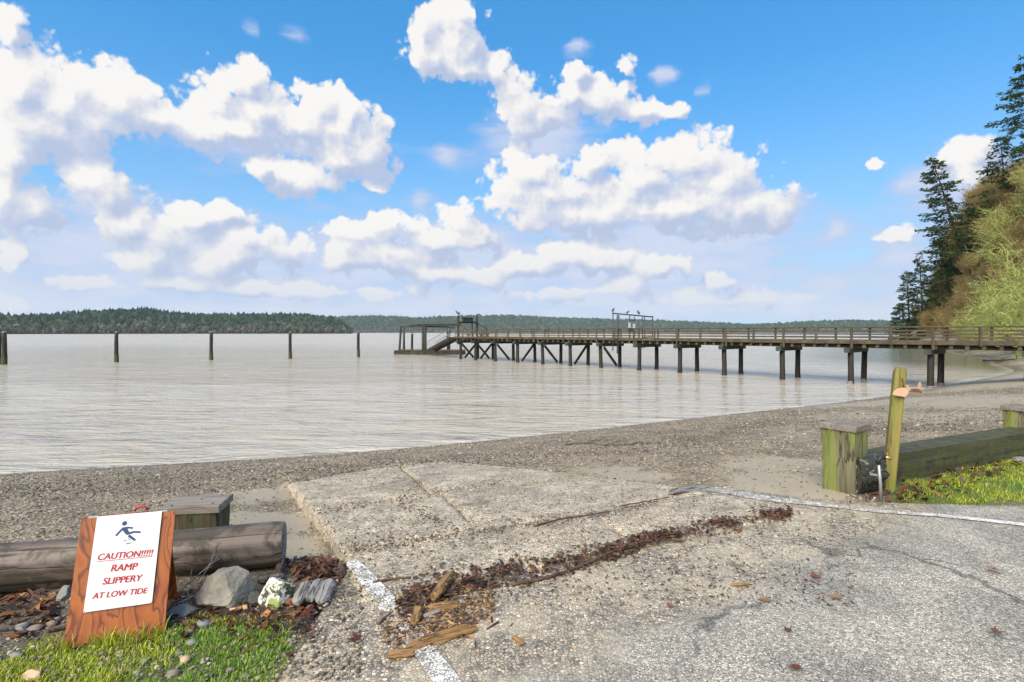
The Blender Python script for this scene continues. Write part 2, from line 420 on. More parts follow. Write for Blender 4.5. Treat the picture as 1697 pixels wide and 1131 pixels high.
def f_ply(t, b):
    Q = obj_co(t, (1.0, 1.0, 0.13)); O = obj_co(t)
    w = noise_(t, Q, 6.5, 3, 0.5, 0.7)
    fr = mth(t, 'FRACT', mth(t, 'MULTIPLY', w, 9.0))
    ring = ramp(t, fr, [(0.0, (0.10, 0.018, 0.003)), (0.18, (0.32, 0.080, 0.006)), (0.78, (0.44, 0.125, 0.010)), (1.0, (0.10, 0.018, 0.003))])
    c = mixc(t, mth(t, 'MULTIPLY', noise_(t, Q, 60, 3), 0.35), ring, (0.20, 0.05, 0.008))
    c = mixc(t, 1.0, c, mixc(t, noise_(t, O, 5, 4), (0.75, 0.72, 0.7), (1.2, 1.2, 1.2)), 'MULTIPLY')
    put(t, b, 'Base Color', c); put(t, b, 'Roughness', 0.42); put(t, b, 'Coat Weight', 0.35); put(t, b, 'Coat Roughness', 0.2)
    bump(t, b, noise_(t, Q, 60, 3), 0.15, 0.004)
def f_plain(c, rough=0.6, metal=0.0, var=0.12, scale=12.0):
    def f(t, b):
        O = obj_co(t)
        put(t, b, 'Base Color', mixc(t, noise_(t, O, scale, 5), tuple(x * (1 - var) for x in c), tuple(min(1, x * (1 + var)) for x in c)))
        put(t, b, 'Roughness', rough); put(t, b, 'Metallic', metal)
    return f
def f_rock(lichen):
    def f(t, b):
        O = obj_co(t)
        c = ramp(t, noise_(t, O, 7, 8, 0.65), [(0.3, (0.17, 0.155, 0.125)), (0.55, (0.33, 0.30, 0.245)), (0.75, (0.45, 0.41, 0.34))])
        if lichen:
            c = mixc(t, sstep(t, noise_(t, O, 16, 6, 0.65, 0.5), 0.45, 0.52), (0.05, 0.06, 0.03), (0.66, 0.67, 0.58))
            c = mixc(t, sstep(t, noise_(t, O, 9, 5), 0.54, 0.62), c, (0.25, 0.33, 0.09))
        else:
            c = mixc(t, sstep(t, noise_(t, O, 8, 6, 0.6), 0.56, 0.64, 0, 0.7), c, (0.17, 0.20, 0.075))
        put(t, b, 'Base Color', c); put(t, b, 'Roughness', 0.75)
        bump(t, b, noise_(t, O, 26, 6, 0.6), 0.6, 0.015)
    return f

M = {}
M['beach'] = material("beach_gravel", f_beach)
M['concrete'] = material("exposed_aggregate_concrete", f_concrete)
M['asphalt'] = material("old_asphalt", f_asphalt)
M['line'] = material("worn_white_paint", f_paintline)
M['water'] = material("silty_water_painted_reflection", f_water)
M['stones'] = material("beach_stones", f_tint(0.7, 0.25, 60))
M['leaf'] = material("fallen_leaf", f_tint(0.5, 0.3, 60, transl=True))
M['grass'] = material("grass_blade", f_tint(0.5, 0.25, 8, transl=True))
M['debris'] = material("wrack", f_tint(0.8, 0.35, 50))
M['needles'] = material("fir_needles", f_tint(0.7, 0.45, 1.2, 0.2, transl=True))
M['twigs'] = material("twigs", f_tint(0.85, 0.35, 2.0, 0.2))
M['forest'] = material("distant_forest", f_tint(0.9, 0.4, 0.06, 0.1))
M['log'] = material("weathered_log", f_wood((0.045, 0.034, 0.028), (0.29, 0.235, 0.195), 'X', 11, 0.05, 0.6, 0.85, moss=((0.02, 0.018, 0.012), (0.07, 0.055, 0.035)), moss_amt=0.55, mscale=3.5))
M['timber'] = material("mossy_timber", f_wood((0.022, 0.021, 0.013), (0.10, 0.092, 0.06), 'X', 9, 0.08, 0.75, 0.5, moss=((0.035, 0.042, 0.012), (0.10, 0.11, 0.03)), moss_amt=0.6, mscale=7))
M['logend'] = material("lichened_log_end", f_wood((0.012, 0.013, 0.010), (0.06, 0.058, 0.045), 'X', 8, 0.3, 0.6, 0.6, lichen=0.5))
M['post'] = material("mossy_post", f_wood((0.05, 0.045, 0.022), (0.30, 0.28, 0.17), 'Z', 12, 0.10, 0.8, 0.8, moss=((0.09, 0.12, 0.02), (0.26, 0.30, 0.07)), moss_amt=0.5, mscale=9, streak=True))
M['postdark'] = material("dark_wet_post", f_wood((0.022, 0.02, 0.012), (0.12, 0.09, 0.05), 'Z', 14, 0.08, 0.7, 0.8, moss=((0.03, 0.04, 0.012), (0.07, 0.085, 0.03)), moss_amt=0.5, mscale=6, streak=True))
M['cap'] = material("weathered_cap_board", f_wood((0.13, 0.105, 0.085), (0.36, 0.315, 0.27), 'X', 14, 0.09, 0.7, 0.3))
M['stake'] = material("mossy_stake", f_wood((0.12, 0.10, 0.03), (0.38, 0.33, 0.09), 'Z', 14, 0.06, 0.75, 0.5, moss=((0.13, 0.14, 0.02), (0.30, 0.30, 0.06)), moss_amt=0.5, mscale=7, streak=True))
M['drift'] = material("grey_driftwood", f_wood((0.13, 0.12, 0.11), (0.42, 0.40, 0.37), 'X', 12, 0.07, 0.8, 0.8))
M['rotten'] = material("rotten_wood", f_wood((0.16, 0.075, 0.022), (0.50, 0.31, 0.12), 'X', 14, 0.12, 0.7, 0.7))
M['stick'] = material("wet_stick", f_wood((0.05, 0.028, 0.016), (0.17, 0.10, 0.06), 'X', 14, 0.1, 0.55, 0.4))
M['ply'] = material("varnished_plywood", f_ply)
M['paper'] = material("laminated_paper", f_plain((0.74, 0.74, 0.75), 0.32, 0, 0.04, 5))
M['red'] = material("red_print", f_plain((0.42, 0.012, 0.018), 0.4, 0, 0.1, 30))
M['navy'] = material("navy_print", f_plain((0.010, 0.045, 0.13), 0.4, 0, 0.1, 30))
M['redstrap'] = material("red_strap", f_plain((0.42, 0.05, 0.04), 0.7, 0, 0.2, 60))
M['pierwood'] = material("pier_timber", f_wood((0.042, 0.032, 0.021), (0.15, 0.117, 0.075), 'X', 3.5, 0.12, 0.8, 0.5, moss=((0.07, 0.085, 0.03), (0.14, 0.15, 0.06)), moss_amt=0.3, mscale=1.2))
M['pierpost'] = material("pier_rail_post", f_wood((0.05, 0.038, 0.026), (0.165, 0.128, 0.083), 'Z', 4, 0.15, 0.8, 0.5))
M['pile'] = material("creosoted_pile", f_wood((0.010, 0.009, 0.007), (0.048, 0.043, 0.032), 'Z', 4, 0.12, 0.7, 0.5, moss=((0.035, 0.042, 0.02), (0.085, 0.085, 0.048)), moss_amt=0.3, mscale=1.5, streak=True))
M['greencap'] = material("green_treated_beam", f_wood((0.02, 0.034, 0.026), (0.075, 0.10, 0.075), 'X', 4, 0.12, 0.75, 0.4))
M['galv'] = material("galvanized_pipe", f_plain((0.36, 0.37, 0.36), 0.5, 0.6, 0.25, 40))
M['darkmetal'] = material("dark_painted_steel", f_plain((0.07, 0.075, 0.078), 0.55, 0.3, 0.3, 6))
M['brass'] = material("brass", f_plain((0.55, 0.38, 0.13), 0.4, 0.9, 0.2, 60))
M['blackrub'] = material("black_pipe_wrap", f_plain((0.018, 0.018, 0.018), 0.5, 0, 0.4, 30))
M['white'] = material("white_board", f_plain((0.72, 0.73, 0.72), 0.5))
M['pink'] = material("pink_faded_wood", f_plain((0.66, 0.41, 0.28), 0.6, 0, 0.12, 20))
M['tan'] = material("tan_wood", f_plain((0.52, 0.36, 0.22), 0.6, 0, 0.18, 20))
M['redbrown'] = material("red_brown_wood", f_plain((0.21, 0.075, 0.035), 0.55, 0, 0.25, 25))
M['rock'] = material("mossy_grey_rock", f_rock(False))
M['lrock'] = material("white_lichened_rock", f_rock(True))
M['slate'] = material("slate_stone", f_plain((0.20, 0.215, 0.20), 0.6, 0, 0.3, 12))
M['bark'] = material("fir_bark", f_wood((0.04, 0.03, 0.022), (0.14, 0.11, 0.085), 'Z', 3, 0.3, 0.9, 0.6))
M['lichenbark'] = material("lichened_alder_bark", f_wood((0.20, 0.21, 0.065), (0.50, 0.54, 0.21), 'Z', 1.4, 0.6, 0.9, 0.0, moss=((0.32, 0.40, 0.07), (0.54, 0.60, 0.21)), moss_amt=0.6, mscale=0.9))
M['roof'] = material("grey_roof", f_plain((0.16, 0.16, 0.17), 0.8))
M['bird'] = material("grey_feathers", f_plain((0.09, 0.09, 0.10), 0.7, 0, 0.4, 20))

# ------------------------------------------------------------------ mesh builder
class MB:
    def __init__(s): s.v = []; s.f = {3: [], 4: []}; s.ng = []; s.n = 0; s.c = []
    def raw(s, verts, faces, col=None):
        verts = np.asarray(verts, float).reshape(-1, 3)
        if isinstance(faces, np.ndarray):
            s.f[faces.shape[1]].append(faces + s.n)
        else:
            for f in faces:
                if len(f) in (3, 4): s.f[len(f)].append(np.array([f]) + s.n)
                else: s.ng.append([i + s.n for i in f])
        s.v.append(verts)
        c = np.ones((len(verts), 4))
        if col is not None: c[:, :3] = col
        s.c.append(c); s.n += len(verts)
        return s
    def tube(s, pts, rad, sides=8, cap=True, col=None, jitter=0.0, seed=0, squash=None):
        pts = np.asarray(pts, float); n = len(pts)
        rad = np.broadcast_to(np.asarray(rad, float), (n,))
        tan = np.gradient(pts, axis=0); tan /= np.linalg.norm(tan, axis=1)[:, None] + 1e-12
        up = np.array([0, 0, 1.0]) if abs(tan[0][2]) < 0.9 else np.array([1.0, 0, 0])
        a = np.cross(up, tan); a /= np.linalg.norm(a, axis=1)[:, None] + 1e-9
        b = np.cross(tan, a)
        th = np.arange(sides) / sides * 2 * np.pi
        rr = np.ones((n, sides))
        if jitter:
            g = np.random.default_rng(seed)
            rr += jitter * (g.random((1, sides)) - .5) * 1.2 + jitter * (g.random((n, sides)) - .5)
        ring = pts[:, None, :] + (rad[:, None] * rr)[:, :, None] * (np.cos(th)[None, :, None] * a[:, None, :] + np.sin(th)[None, :, None] * b[:, None, :])
        V = ring.reshape(-1, 3)
        i = np.arange(n - 1)[:, None] * sides; j = np.arange(sides)[None, :]; k = (j + 1) % sides
        Fq = np.stack([i + j, i + k, i + sides + k, i + sides + j], -1).reshape(-1, 4)
        base = s.n
        s.raw(V, Fq, col)
        if cap:
            s.ng.append([base + q for q in range(sides)][::-1]); s.ng.append([base + (n - 1) * sides + q for q in range(sides)])
        return s
    def box(s, c, size, rot=None, bevel=0.0, col=None):
        bm = bmesh.new()
        bmesh.ops.create_cube(bm, size=1.0)
        bmesh.ops.scale(bm, vec=size, verts=bm.verts)
        if bevel: bmesh.ops.bevel(bm, geom=bm.edges[:], offset=bevel, segments=1, affect='EDGES')
        m = Matrix.Translation(c) @ (rot.to_4x4() if rot is not None else Matrix.Identity(4))
        bm.transform(m)
        bm.verts.index_update()
        s.raw([v.co[:] for v in bm.verts], [[v.index for v in f.verts] for f in bm.faces], col)
        bm.free(); return s
    def prism(s, outline, origin, eu, ev, en, thick, col=None):
        """a flat outline (u, v) pushed out by thick along en"""
        o = np.asarray(origin, float); eu, ev, en = (np.asarray(q, float) for q in (eu, ev, en))
        p = np.asarray(outline, float)
        A = o + p[:, :1] * eu + p[:, 1:] * ev
        n = len(p)
        V = np.concatenate([A, A + en * thick])
        faces = [list(range(n))[::-1], list(range(n, 2 * n))] + [[i, (i + 1) % n, n + (i + 1) % n, n + i] for i in range(n)]
        return s.raw(V, faces, col)
    def build(s, name, mat, parent=None, kind=None, smooth_=False, world=False, tint=False, attrs=None, link=True):
        V = np.concatenate(s.v) if s.v else np.zeros((0, 3))
        if world and parent is not None: V = V - np.array(parent.location)
        loops = []; starts = []; tot = []
        for k in (3, 4):
            if s.f[k]:
                a = np.concatenate(s.f[k]); loops.append(a.ravel()); tot.append(np.full(len(a), k))
        for g in s.ng: loops.append(np.array(g)); tot.append(np.array([len(g)]))
        L = np.concatenate(loops).astype(np.int32); T = np.concatenate(tot).astype(np.int32)
        S = np.concatenate([[0], np.cumsum(T)[:-1]]).astype(np.int32)
        me = bpy.data.meshes.new(name)
        me.vertices.add(len(V)); me.vertices.foreach_set('co', V.astype(np.float32).ravel())
        me.loops.add(len(L)); me.loops.foreach_set('vertex_index', L)
        me.polygons.add(len(T)); me.polygons.foreach_set('loop_start', S)
        me.update(calc_edges=True)
        me.polygons.foreach_set('use_smooth', np.full(len(T), smooth_))
        if tint:
            at_ = me.attributes.new('tint', 'FLOAT_COLOR', 'POINT')
            at_.data.foreach_set('color', np.concatenate(s.c).astype(np.float32).ravel())
        for k, v in (attrs or {}).items():
            at_ = me.attributes.new(k, 'FLOAT', 'POINT'); at_.data.foreach_set('value', np.asarray(v, np.float32))
        me.materials.append(mat)
        o = bpy.data.objects.new(name, me)
        if link: COL.objects.link(o)
        if parent is not None: o.parent = parent
        if kind: o['kind'] = kind
        return o
def tag(o, label=None, cat=None, group=None, kind=None):
    if label: o['label'] = label
    if cat: o['category'] = cat
    if group: o['group'] = group
    if kind: o['kind'] = kind
    return o
def thing(name, label, cat, loc=(0, 0, 0), rotz=0.0, group=None):
    o = bpy.data.objects.new(name, None); COL.objects.link(o)
    o.empty_display_size = 0.2
    o.location = loc; o.rotation_euler = (0, 0, rotz)
    return tag(o, label, cat, group)
def dup(root, loc, rotz=0.0, scale=1.0, label=None):
    r = root.copy(); COL.objects.link(r); r.location = loc; r.rotation_euler = (0, 0, rotz); r.scale = (scale,) * 3
    if label: r['label'] = label
    for ch in list(root.children):
        c = ch.copy(); COL.objects.link(c); c.parent = r
        for g in ch.children:
            d = g.copy(); COL.objects.link(d); d.parent = c
    return r
def frame_of(d):
    """a rotation whose X axis runs along d, Z as upright as it can be"""
    x = Vector(d).normalized(); z0 = Vector((0, 0, 1))
    if abs(x.z) > 0.98: z0 = Vector((0, 1, 0))
    y = z0.cross(x).normalized(); z = x.cross(y)
    return Matrix((x, y, z)).transposed()
def beam(mb, a, b, w, h, bevel=0.0):
    a = Vector(a); b = Vector(b)
    return mb.box((a + b) / 2, ((b - a).length, w, h), frame_of(b - a), bevel)
_ico = None
def ico(sub=1):
    bm = bmesh.new(); bmesh.ops.create_icosphere(bm, subdivisions=sub, radius=1.0)
    bm.verts.index_update()
    v = np.array([q.co[:] for q in bm.verts]); f = np.array([[q.index for q in p.verts] for p in bm.faces]); bm.free()
    return v, f
ICO1 = ico(1); ICO2 = ico(2); ICO3 = ico(3); ICO4 = ico(4)
def rot_z(n):
    a = rng.random(n) * 2 * np.pi; c, s_ = np.cos(a), np.sin(a); z = np.zeros(n); o = np.ones(n)
    return np.stack([np.stack([c, -s_, z], -1), np.stack([s_, c, z], -1), np.stack([z, z, o], -1)], 1)
def scatter(mb, proto, pos, scale, cols, tilt=0.3, jit=0.0):
    """many small copies of one shape in ONE mesh: proto (v, f), pos (n,3), scale (n,3), cols (n,3)"""
    v, f = proto; n = len(pos)
    Rm = rot_z(n)
    ax = (rng.random((n, 2)) - .5) * 2 * tilt
    W = v[None] * scale[:, None, :]
    if jit: W = W * (1 + jit * (rng.random((n, len(v), 1)) - .5))
    W[:, :, 2] += W[:, :, 0] * ax[:, :1] + W[:, :, 1] * ax[:, 1:]
    W = np.einsum('nij,nkj->nki', Rm, W) + pos[:, None, :]
    Fa = (f[None] + (np.arange(n) * len(v))[:, None, None]).reshape(-1, f.shape[1])
    mb.raw(W.reshape(-1, 3), Fa, np.repeat(cols, len(v), 0)); return mb
def pick(pal, n, var=0.2):
    p = np.array(pal, float); c = p[rng.integers(0, len(p), n)]
    return np.clip(c * (1 + var * (rng.random((n, 1)) * 2 - 1)), 0, 1)
# ------------------------------------------------------------------ the lie of the land
WATER_Z = -1.25
SHORE = [(-900,-330),(-300,-110),(-80,-14),(-30,4.2),(-10.3,10.9),(-2.9,13.2),(5.5,17.7),(15.6,23.4),(22.7,28.7),(31,34.8),(37.5,40.5),
         (42.5,47.5),(51.3,58.3),(57.5,69),(66,82),(77,104),(93,132),(135,188),(230,260),(420,420),(900,700),(3000,1500)]
def catmull(pts, n):
    p = np.array(pts, float); out = []
    for i in range(len(p) - 1):
        a = p[max(i - 1, 0)]; b = p[i]; c = p[i + 1]; d = p[min(i + 2, len(p) - 1)]
        la = max(np.linalg.norm(b - a), 1e-6); lb = np.linalg.norm(c - b); lc = max(np.linalg.norm(d - c), 1e-6)
        m0 = (c - a) / (la + lb) * lb if i else (c - b)
        m1 = (d - b) / (lb + lc) * lb if i < len(p) - 2 else (c - b)
        for k in range(n):
            t = k / n
            out.append((2*t**3-3*t*t+1)*b + (t**3-2*t*t+t)*m0 + (-2*t**3+3*t*t)*c + (t**3-t*t)*m1)
    out.append(p[-1]); return np.array(out)
SH = catmull(SHORE, 5)
def shore_dist(x, y):
    """distance from the waterline, positive on land"""
    x = np.asarray(x, float); y = np.asarray(y, float)
    best = np.full(x.shape, 1e18); sign = np.ones(x.shape)
    for (ax, ay), (bx, by) in zip(SH[:-1], SH[1:]):
        dx, dy = bx - ax, by - ay
        t = np.clip(((x - ax) * dx + (y - ay) * dy) / (dx * dx + dy * dy), 0, 1)
        ex, ey = x - ax - t * dx, y - ay - t * dy
        d = ex * ex + ey * ey
        s = np.where(dx * ey - dy * ex < 0, 1.0, -1.0)
        m = d < best - 1e-9
        best = np.where(m, d, best); sign = np.where(m, s, sign)
    return np.sqrt(best) * sign
def smooth(v, a, b):
    t = np.clip((v - a) / (b - a), 0, 1); return t * t * (3 - 2 * t)
class VNoise:
    """value noise for whole arrays"""
    def __init__(s, seed): s.t = np.random.default_rng(seed).random((256, 256))
    def __call__(s, x, y):
        x = np.asarray(x, float); y = np.asarray(y, float)
        i = np.floor(x).astype(int); j = np.floor(y).astype(int); u = x - i; v = y - j
        u = u*u*(3-2*u); v = v*v*(3-2*v); T = s.t
        g = lambda a, b: T[a % 256, b % 256]
        return (g(i,j)*(1-u)+g(i+1,j)*u)*(1-v)+(g(i,j+1)*(1-u)+g(i+1,j+1)*u)*v
    def fbm(s, x, y, o=4):
        r = 0; a = .5
        for k in range(o):
            r = r + a * s(x * 2**k + 17.3*k, y * 2**k + 9.1*k); a *= .5
        return r / (1 - .5**o)
VN = VNoise(3); VN2 = VNoise(4)
RN = np.array([-0.42, 0.907]); RN /= np.linalg.norm(RN)      # down the boat ramp
RW = np.array([RN[1], -RN[0]])                               # across it, to the right
RP = np.array([-1.09, 3.655])                                # left corner where the slope starts
def to_sw(x, y): return (x-RP[0])*RN[0]+(y-RP[1])*RN[1], (x-RP[0])*RW[0]+(y-RP[1])*RW[1]
def from_sw(s, w): return RP[0]+s*RN[0]+w*RW[0], RP[1]+s*RN[1]+w*RW[1]
def base_height(x, y, D=None):
    if D is None: D = shore_dist(x, y)
    u = np.clip(D / 9.4, 0, 1)
    z = WATER_Z + 1.25 * (1 - (1 - u) ** 1.35)
    z = np.where(D < 0, WATER_Z + np.maximum(D * 0.13, -6), z)
    # bank that carries the landward end of the pier, and the steep wooded bluff beyond it
    z = z + 0.75 * smooth(D, 6.5, 12) * smooth(np.asarray(x), 23, 31)
    along = smooth(np.asarray(y) - 0.25 * np.asarray(x), 22, 48) * smooth(np.asarray(x), 34, 50)
    n = VN.fbm(np.asarray(x) * 0.06, np.asarray(y) * 0.06)
    z = z + along * 30 * smooth(D, 2.5, 18) * (0.75 + 0.5 * n)
    return z
def hfun(x, y):
    return float(base_height(np.array([x]), np.array([y]))[0])
def at(px, py, ground=True, z=None):
    """the point of the ground (or of the level z) that the photograph shows at this pixel of the 1697 wide picture"""
    k = (py - 551.0) / 900.0; ux = (px - 848.5) / 900.0
    if z is not None:
        d = (EYE - z) / k; return Vector((ux * d, d, z))
    ds = np.concatenate([np.linspace(1.2, 40, 1600), np.linspace(40.1, 300, 1300)])
    g = base_height(ux * ds, ds) - (EYE - k * ds)
    i = int(np.argmax(g > 0)); i = max(i, 1)
    t = g[i-1] / (g[i-1] - g[i]) if g[i] != g[i-1] else 0
    d = ds[i-1] + (ds[i] - ds[i-1]) * t
    return Vector((ux * d, d, EYE - k * d))

# ------------------------------------------------------------------ ground, pavement, boat ramp
def wR(s): return np.interp(s, [-1.6, 0.3, 0.6, 1.8, 4.4], [4.4, 3.48, 3.45, 2.93, 2.02])
def wL(s): return np.where(np.asarray(s) > 0, -0.07 * np.asarray(s), 0.42 * np.asarray(s) - 0.04)
PAVE_S, PAVE_W = [-40, -14, -2.6, -1.17, -0.60, -0.28, 0.15, 0.55], [45, 45, 9, 5.9, 4.9, 4.45, 4.05, 3.75]
def s_edge(w): return np.interp(w, PAVE_W[:1:-1], PAVE_S[:1:-1])
def s_far(w): return np.interp(w, [-0.3, 0.4, 1.2, 2.2, 3], [3.2, 3.75, 4.0, 4.0, 3.6])
def in_ramp(s, w): return (s > -0.58) & (s < 4.4) & (w > wL(s)) & (w < wR(s))
def in_pave(s, w): return (s < s_edge(w)) & (w > wL(np.minimum(s, 0))) & (s > -32) & (w < 45)
def ground_z(x, y, D=None):
    x = np.asarray(x, float); y = np.asarray(y, float)
    if D is None: D = shore_dist(x, y)
    z = base_height(x, y, D)
    s, w = to_sw(x, y)
    near = smooth(-np.hypot(x, y), -30, -14)
    z = z + near * 0.05 * (VN.fbm(x * 0.9, y * 0.9) - 0.5) * smooth(np.abs(D), 0, 1.5)
    z = z + near * 0.035 * (VN2.fbm(x * 3.1, y * 3.1) - 0.5) * smooth(np.abs(D), 0.0, 0.8)
    edge_drop = smooth(s, 0.0, 0.7) * (1 - smooth(s, 2.6, 3.6)) * smooth(w, -1.1, -0.15) * (w < wL(s) + 0.05)
    z = z - 0.10 * edge_drop
    fe = s_far(w) + 0.35 * (VN.fbm(x * 2.3, y * 2.3) - 0.5)
    ramp_m = in_ramp(s, w)
    z = np.where(ramp_m, base_height(x, y, D) - 0.08 + 0.14 * smooth(s - fe, -0.15, 0.35), z)
    z = np.where(in_pave(s, w) & ~ramp_m, base_height(x, y, D) - 0.03, z)
    return z
def surf(x, y):
    """height of whatever one would step on"""
    x = np.asarray(x, float); y = np.asarray(y, float)
    D = shore_dist(x, y); b = base_height(x, y, D); s, w = to_sw(x, y)
    g = ground_z(x, y, D)
    g = np.where(in_pave(s, w), b + 0.012, g)
    return np.where(in_ramp(s, w), np.maximum(b + 0.03, ground_z(x, y, D)), g)
def sf(x, y): return float(surf(np.array([x]), np.array([y]))[0])
def on(px, py):
    p = at(px, py); return Vector((p.x, p.y, sf(p.x, p.y)))

# turf and soil regions, read off the photograph and laid on the ground
TURF_L = [at(*p) for p in ((-300,1240),(-200,1110),(0,1098),(90,1055),(270,1045),(330,1022),(420,1022),(482,1035),(475,1080),(455,1140),(440,1240))]
TURF_R = [at(*p) for p in ((1470,822),(1500,800),(1560,788),(1640,762),(1700,745),(1860,722),(2300,690),(2500,900),(1850,842),(1697,832),(1610,838),(1500,834))]
def inside(poly, x, y):
    x = np.asarray(x); r = np.zeros(x.shape, bool); n = len(poly)
    for i in range(n):
        a, b = poly[i], poly[(i + 1) % n]
        c = ((a.y > y) != (b.y > y)) & (x < (b.x - a.x) * (y - a.y) / (b.y - a.y + 1e-12) + a.x)
        r ^= c
    return r
def soft_inside(poly, x, y, r=0.12):
    m = np.zeros(np.shape(x))
    for a in np.arange(8) * np.pi / 4:
        m += inside(poly, x + r * math.cos(a), y + r * math.sin(a))
    return (m + 2 * inside(poly, x, y)) / 10
SOIL_L = [at(*p) for p in ((-400,1240),(-300,985),(0,985),(300,960),(480,925),(540,915),(575,960),(560,1000),(500,1060),(470,1131),(440,1240))]
SOIL_R = [at(*p) for p in ((1410,822),(1440,812),(1480,795),(1697,742),(2300,690),(2500,900),(1850,848),(1697,838),(1500,842),(1430,838))]
SANDS = [  # px, py, radius m, strength
 (455,850,0.55,1.0),(440,815,0.45,0.9),(465,890,0.42,1.0),(480,925,0.25,0.7),(400,830,0.6,0.55),(1300,800,0.8,0.95),(1345,815,0.5,0.9),(1240,800,0.5,0.7),
 (1010,780,0.7,0.7),(1060,790,0.6,0.7),(1280,770,1.1,0.65),(1600,640,6,0.9),(1500,665,4,0.85),(1680,665,4,0.8),(1690,620,6,1.0),(1400,690,3,0.55),(1560,690,3,0.6),(1330,720,2.2,0.45),(740,850,0.3,0.0)]

def axis(parts):
    out = []
    for a, b, st in parts:
        n = max(1, int(round((b - a) / st))); out.append(np.linspace(a, b, n, endpoint=False))
    out.append([parts[-1][1]]); return np.concatenate(out)
gx = axis([(-4000,-500,250),(-500,-60,22),(-60,-14,1.5),(-14,-4,0.2),(-4,5,0.1),(5,12,0.2),(12,40,0.8),(40,170,2.6),(170,600,30),(600,4000,240)])
gy = axis([(-1500,-60,80),(-60,-4,3),(-4,1.6,0.4),(1.6,8.5,0.1),(8.5,20,0.22),(20,60,0.8),(60,200,2.6),(200,800,40),(800,3000,220)])
GX, GY = np.meshgrid(gx, gy)
GD = shore_dist(GX, GY)
GZ = ground_z(GX, GY, GD)
ny, nx = GX.shape
ids = np.arange(ny * nx).reshape(ny, nx)
quads = np.stack([ids[:-1, :-1], ids[:-1, 1:], ids[1:, 1:], ids[1:, :-1]], -1).reshape(-1, 4)
sand = np.zeros(GX.shape)
for px, py, r, k in SANDS:
    p = at(px, py); sand = np.maximum(sand, k * np.exp(-((GX - p.x) ** 2 + (GY - p.y) ** 2) / (r * r)))
sand = np.maximum(sand, 0.75 * smooth(GX, 14, 26) * smooth(GD, 0, 1) * (1 - smooth(GD, 9, 14)))
turf = np.maximum(soft_inside(TURF_L, GX, GY), soft_inside(TURF_R, GX, GY))
soil = np.maximum(soft_inside(SOIL_L, GX, GY), soft_inside(SOIL_R, GX, GY))
far_land = smooth(GD, 12, 18)
soil = np.maximum(soil, far_land * (1 - smooth(GX, 30, 40)))
wds = np.clip(smooth(GD, 4.5, 8.5) * smooth(GX, 36, 46), 0, 1)
wet = 1 - smooth(GD + 1.0 * (VN.fbm(GX * .7, GY * .7) - .5), 0.05, 1.6)
wet = np.maximum(wet, 0.5 * (1 - smooth(GX, 12, 20)) * np.exp(-((GD - 4.2 - 0.8 * (VN2.fbm(GX * .35, GY * .35) - .5)) / 0.22) ** 2))
g = MB(); g.raw(np.stack([GX, GY, GZ], -1).reshape(-1, 3), quads)
g.build('beach', M['beach'], kind='structure', smooth_=True, attrs=dict(sand=sand.ravel(), turf=turf.ravel(), soil=np.clip(soil - 0.0 * turf, 0, 1).ravel(), woods=wds.ravel(), wet=wet.ravel()))

# pavement of the lot
rows = axis([(-32, -6, 1.3), (-6, -2.4, 0.25), (-2.4, 0.53, 0.05)])
tt = np.concatenate([np.linspace(0, 0.4, 90), np.linspace(0.4, 1, 14)[1:]])
PS, PT = np.meshgrid(rows, tt, indexing='ij')
wl_ = wL(np.minimum(PS, 0)) + 0.9 * smooth(PS, -0.05, 0.1); wr_ = np.interp(PS, PAVE_S, PAVE_W)
fray = 0.10 * (VN.fbm(PS * 5, PS * 0 + 3.3, 5) - 0.5)
PWW = (wl_ + fray * 1.6) * (1 - PT ** 0.9) + (wr_ + fray) * PT ** 0.9
PX, PY = from_sw(PS, PWW)
PZ = base_height(PX, PY) + 0.012 + 0.012 * (VN2.fbm(PX * 1.3, PY * 1.3) - 0.5)
PZ[:, 0] -= 0.05; PZ[:, -1] -= 0.05
aggr = smooth(PS - (-1.70 + 0.16 * PWW), -0.35, 0.40)
n0_, n1_ = PX.shape
ii = np.arange(n0_ * n1_).reshape(n0_, n1_)
pq = np.stack([ii[:-1, :-1], ii[:-1, 1:], ii[1:, 1:], ii[1:, :-1]], -1).reshape(-1, 4)
m = MB(); m.raw(np.stack([PX, PY, PZ], -1).reshape(-1, 3), pq[:, ::-1])
m.build('parking_lot', M['asphalt'], kind='structure', smooth_=True, attrs=dict(aggregate=aggr.ravel()))

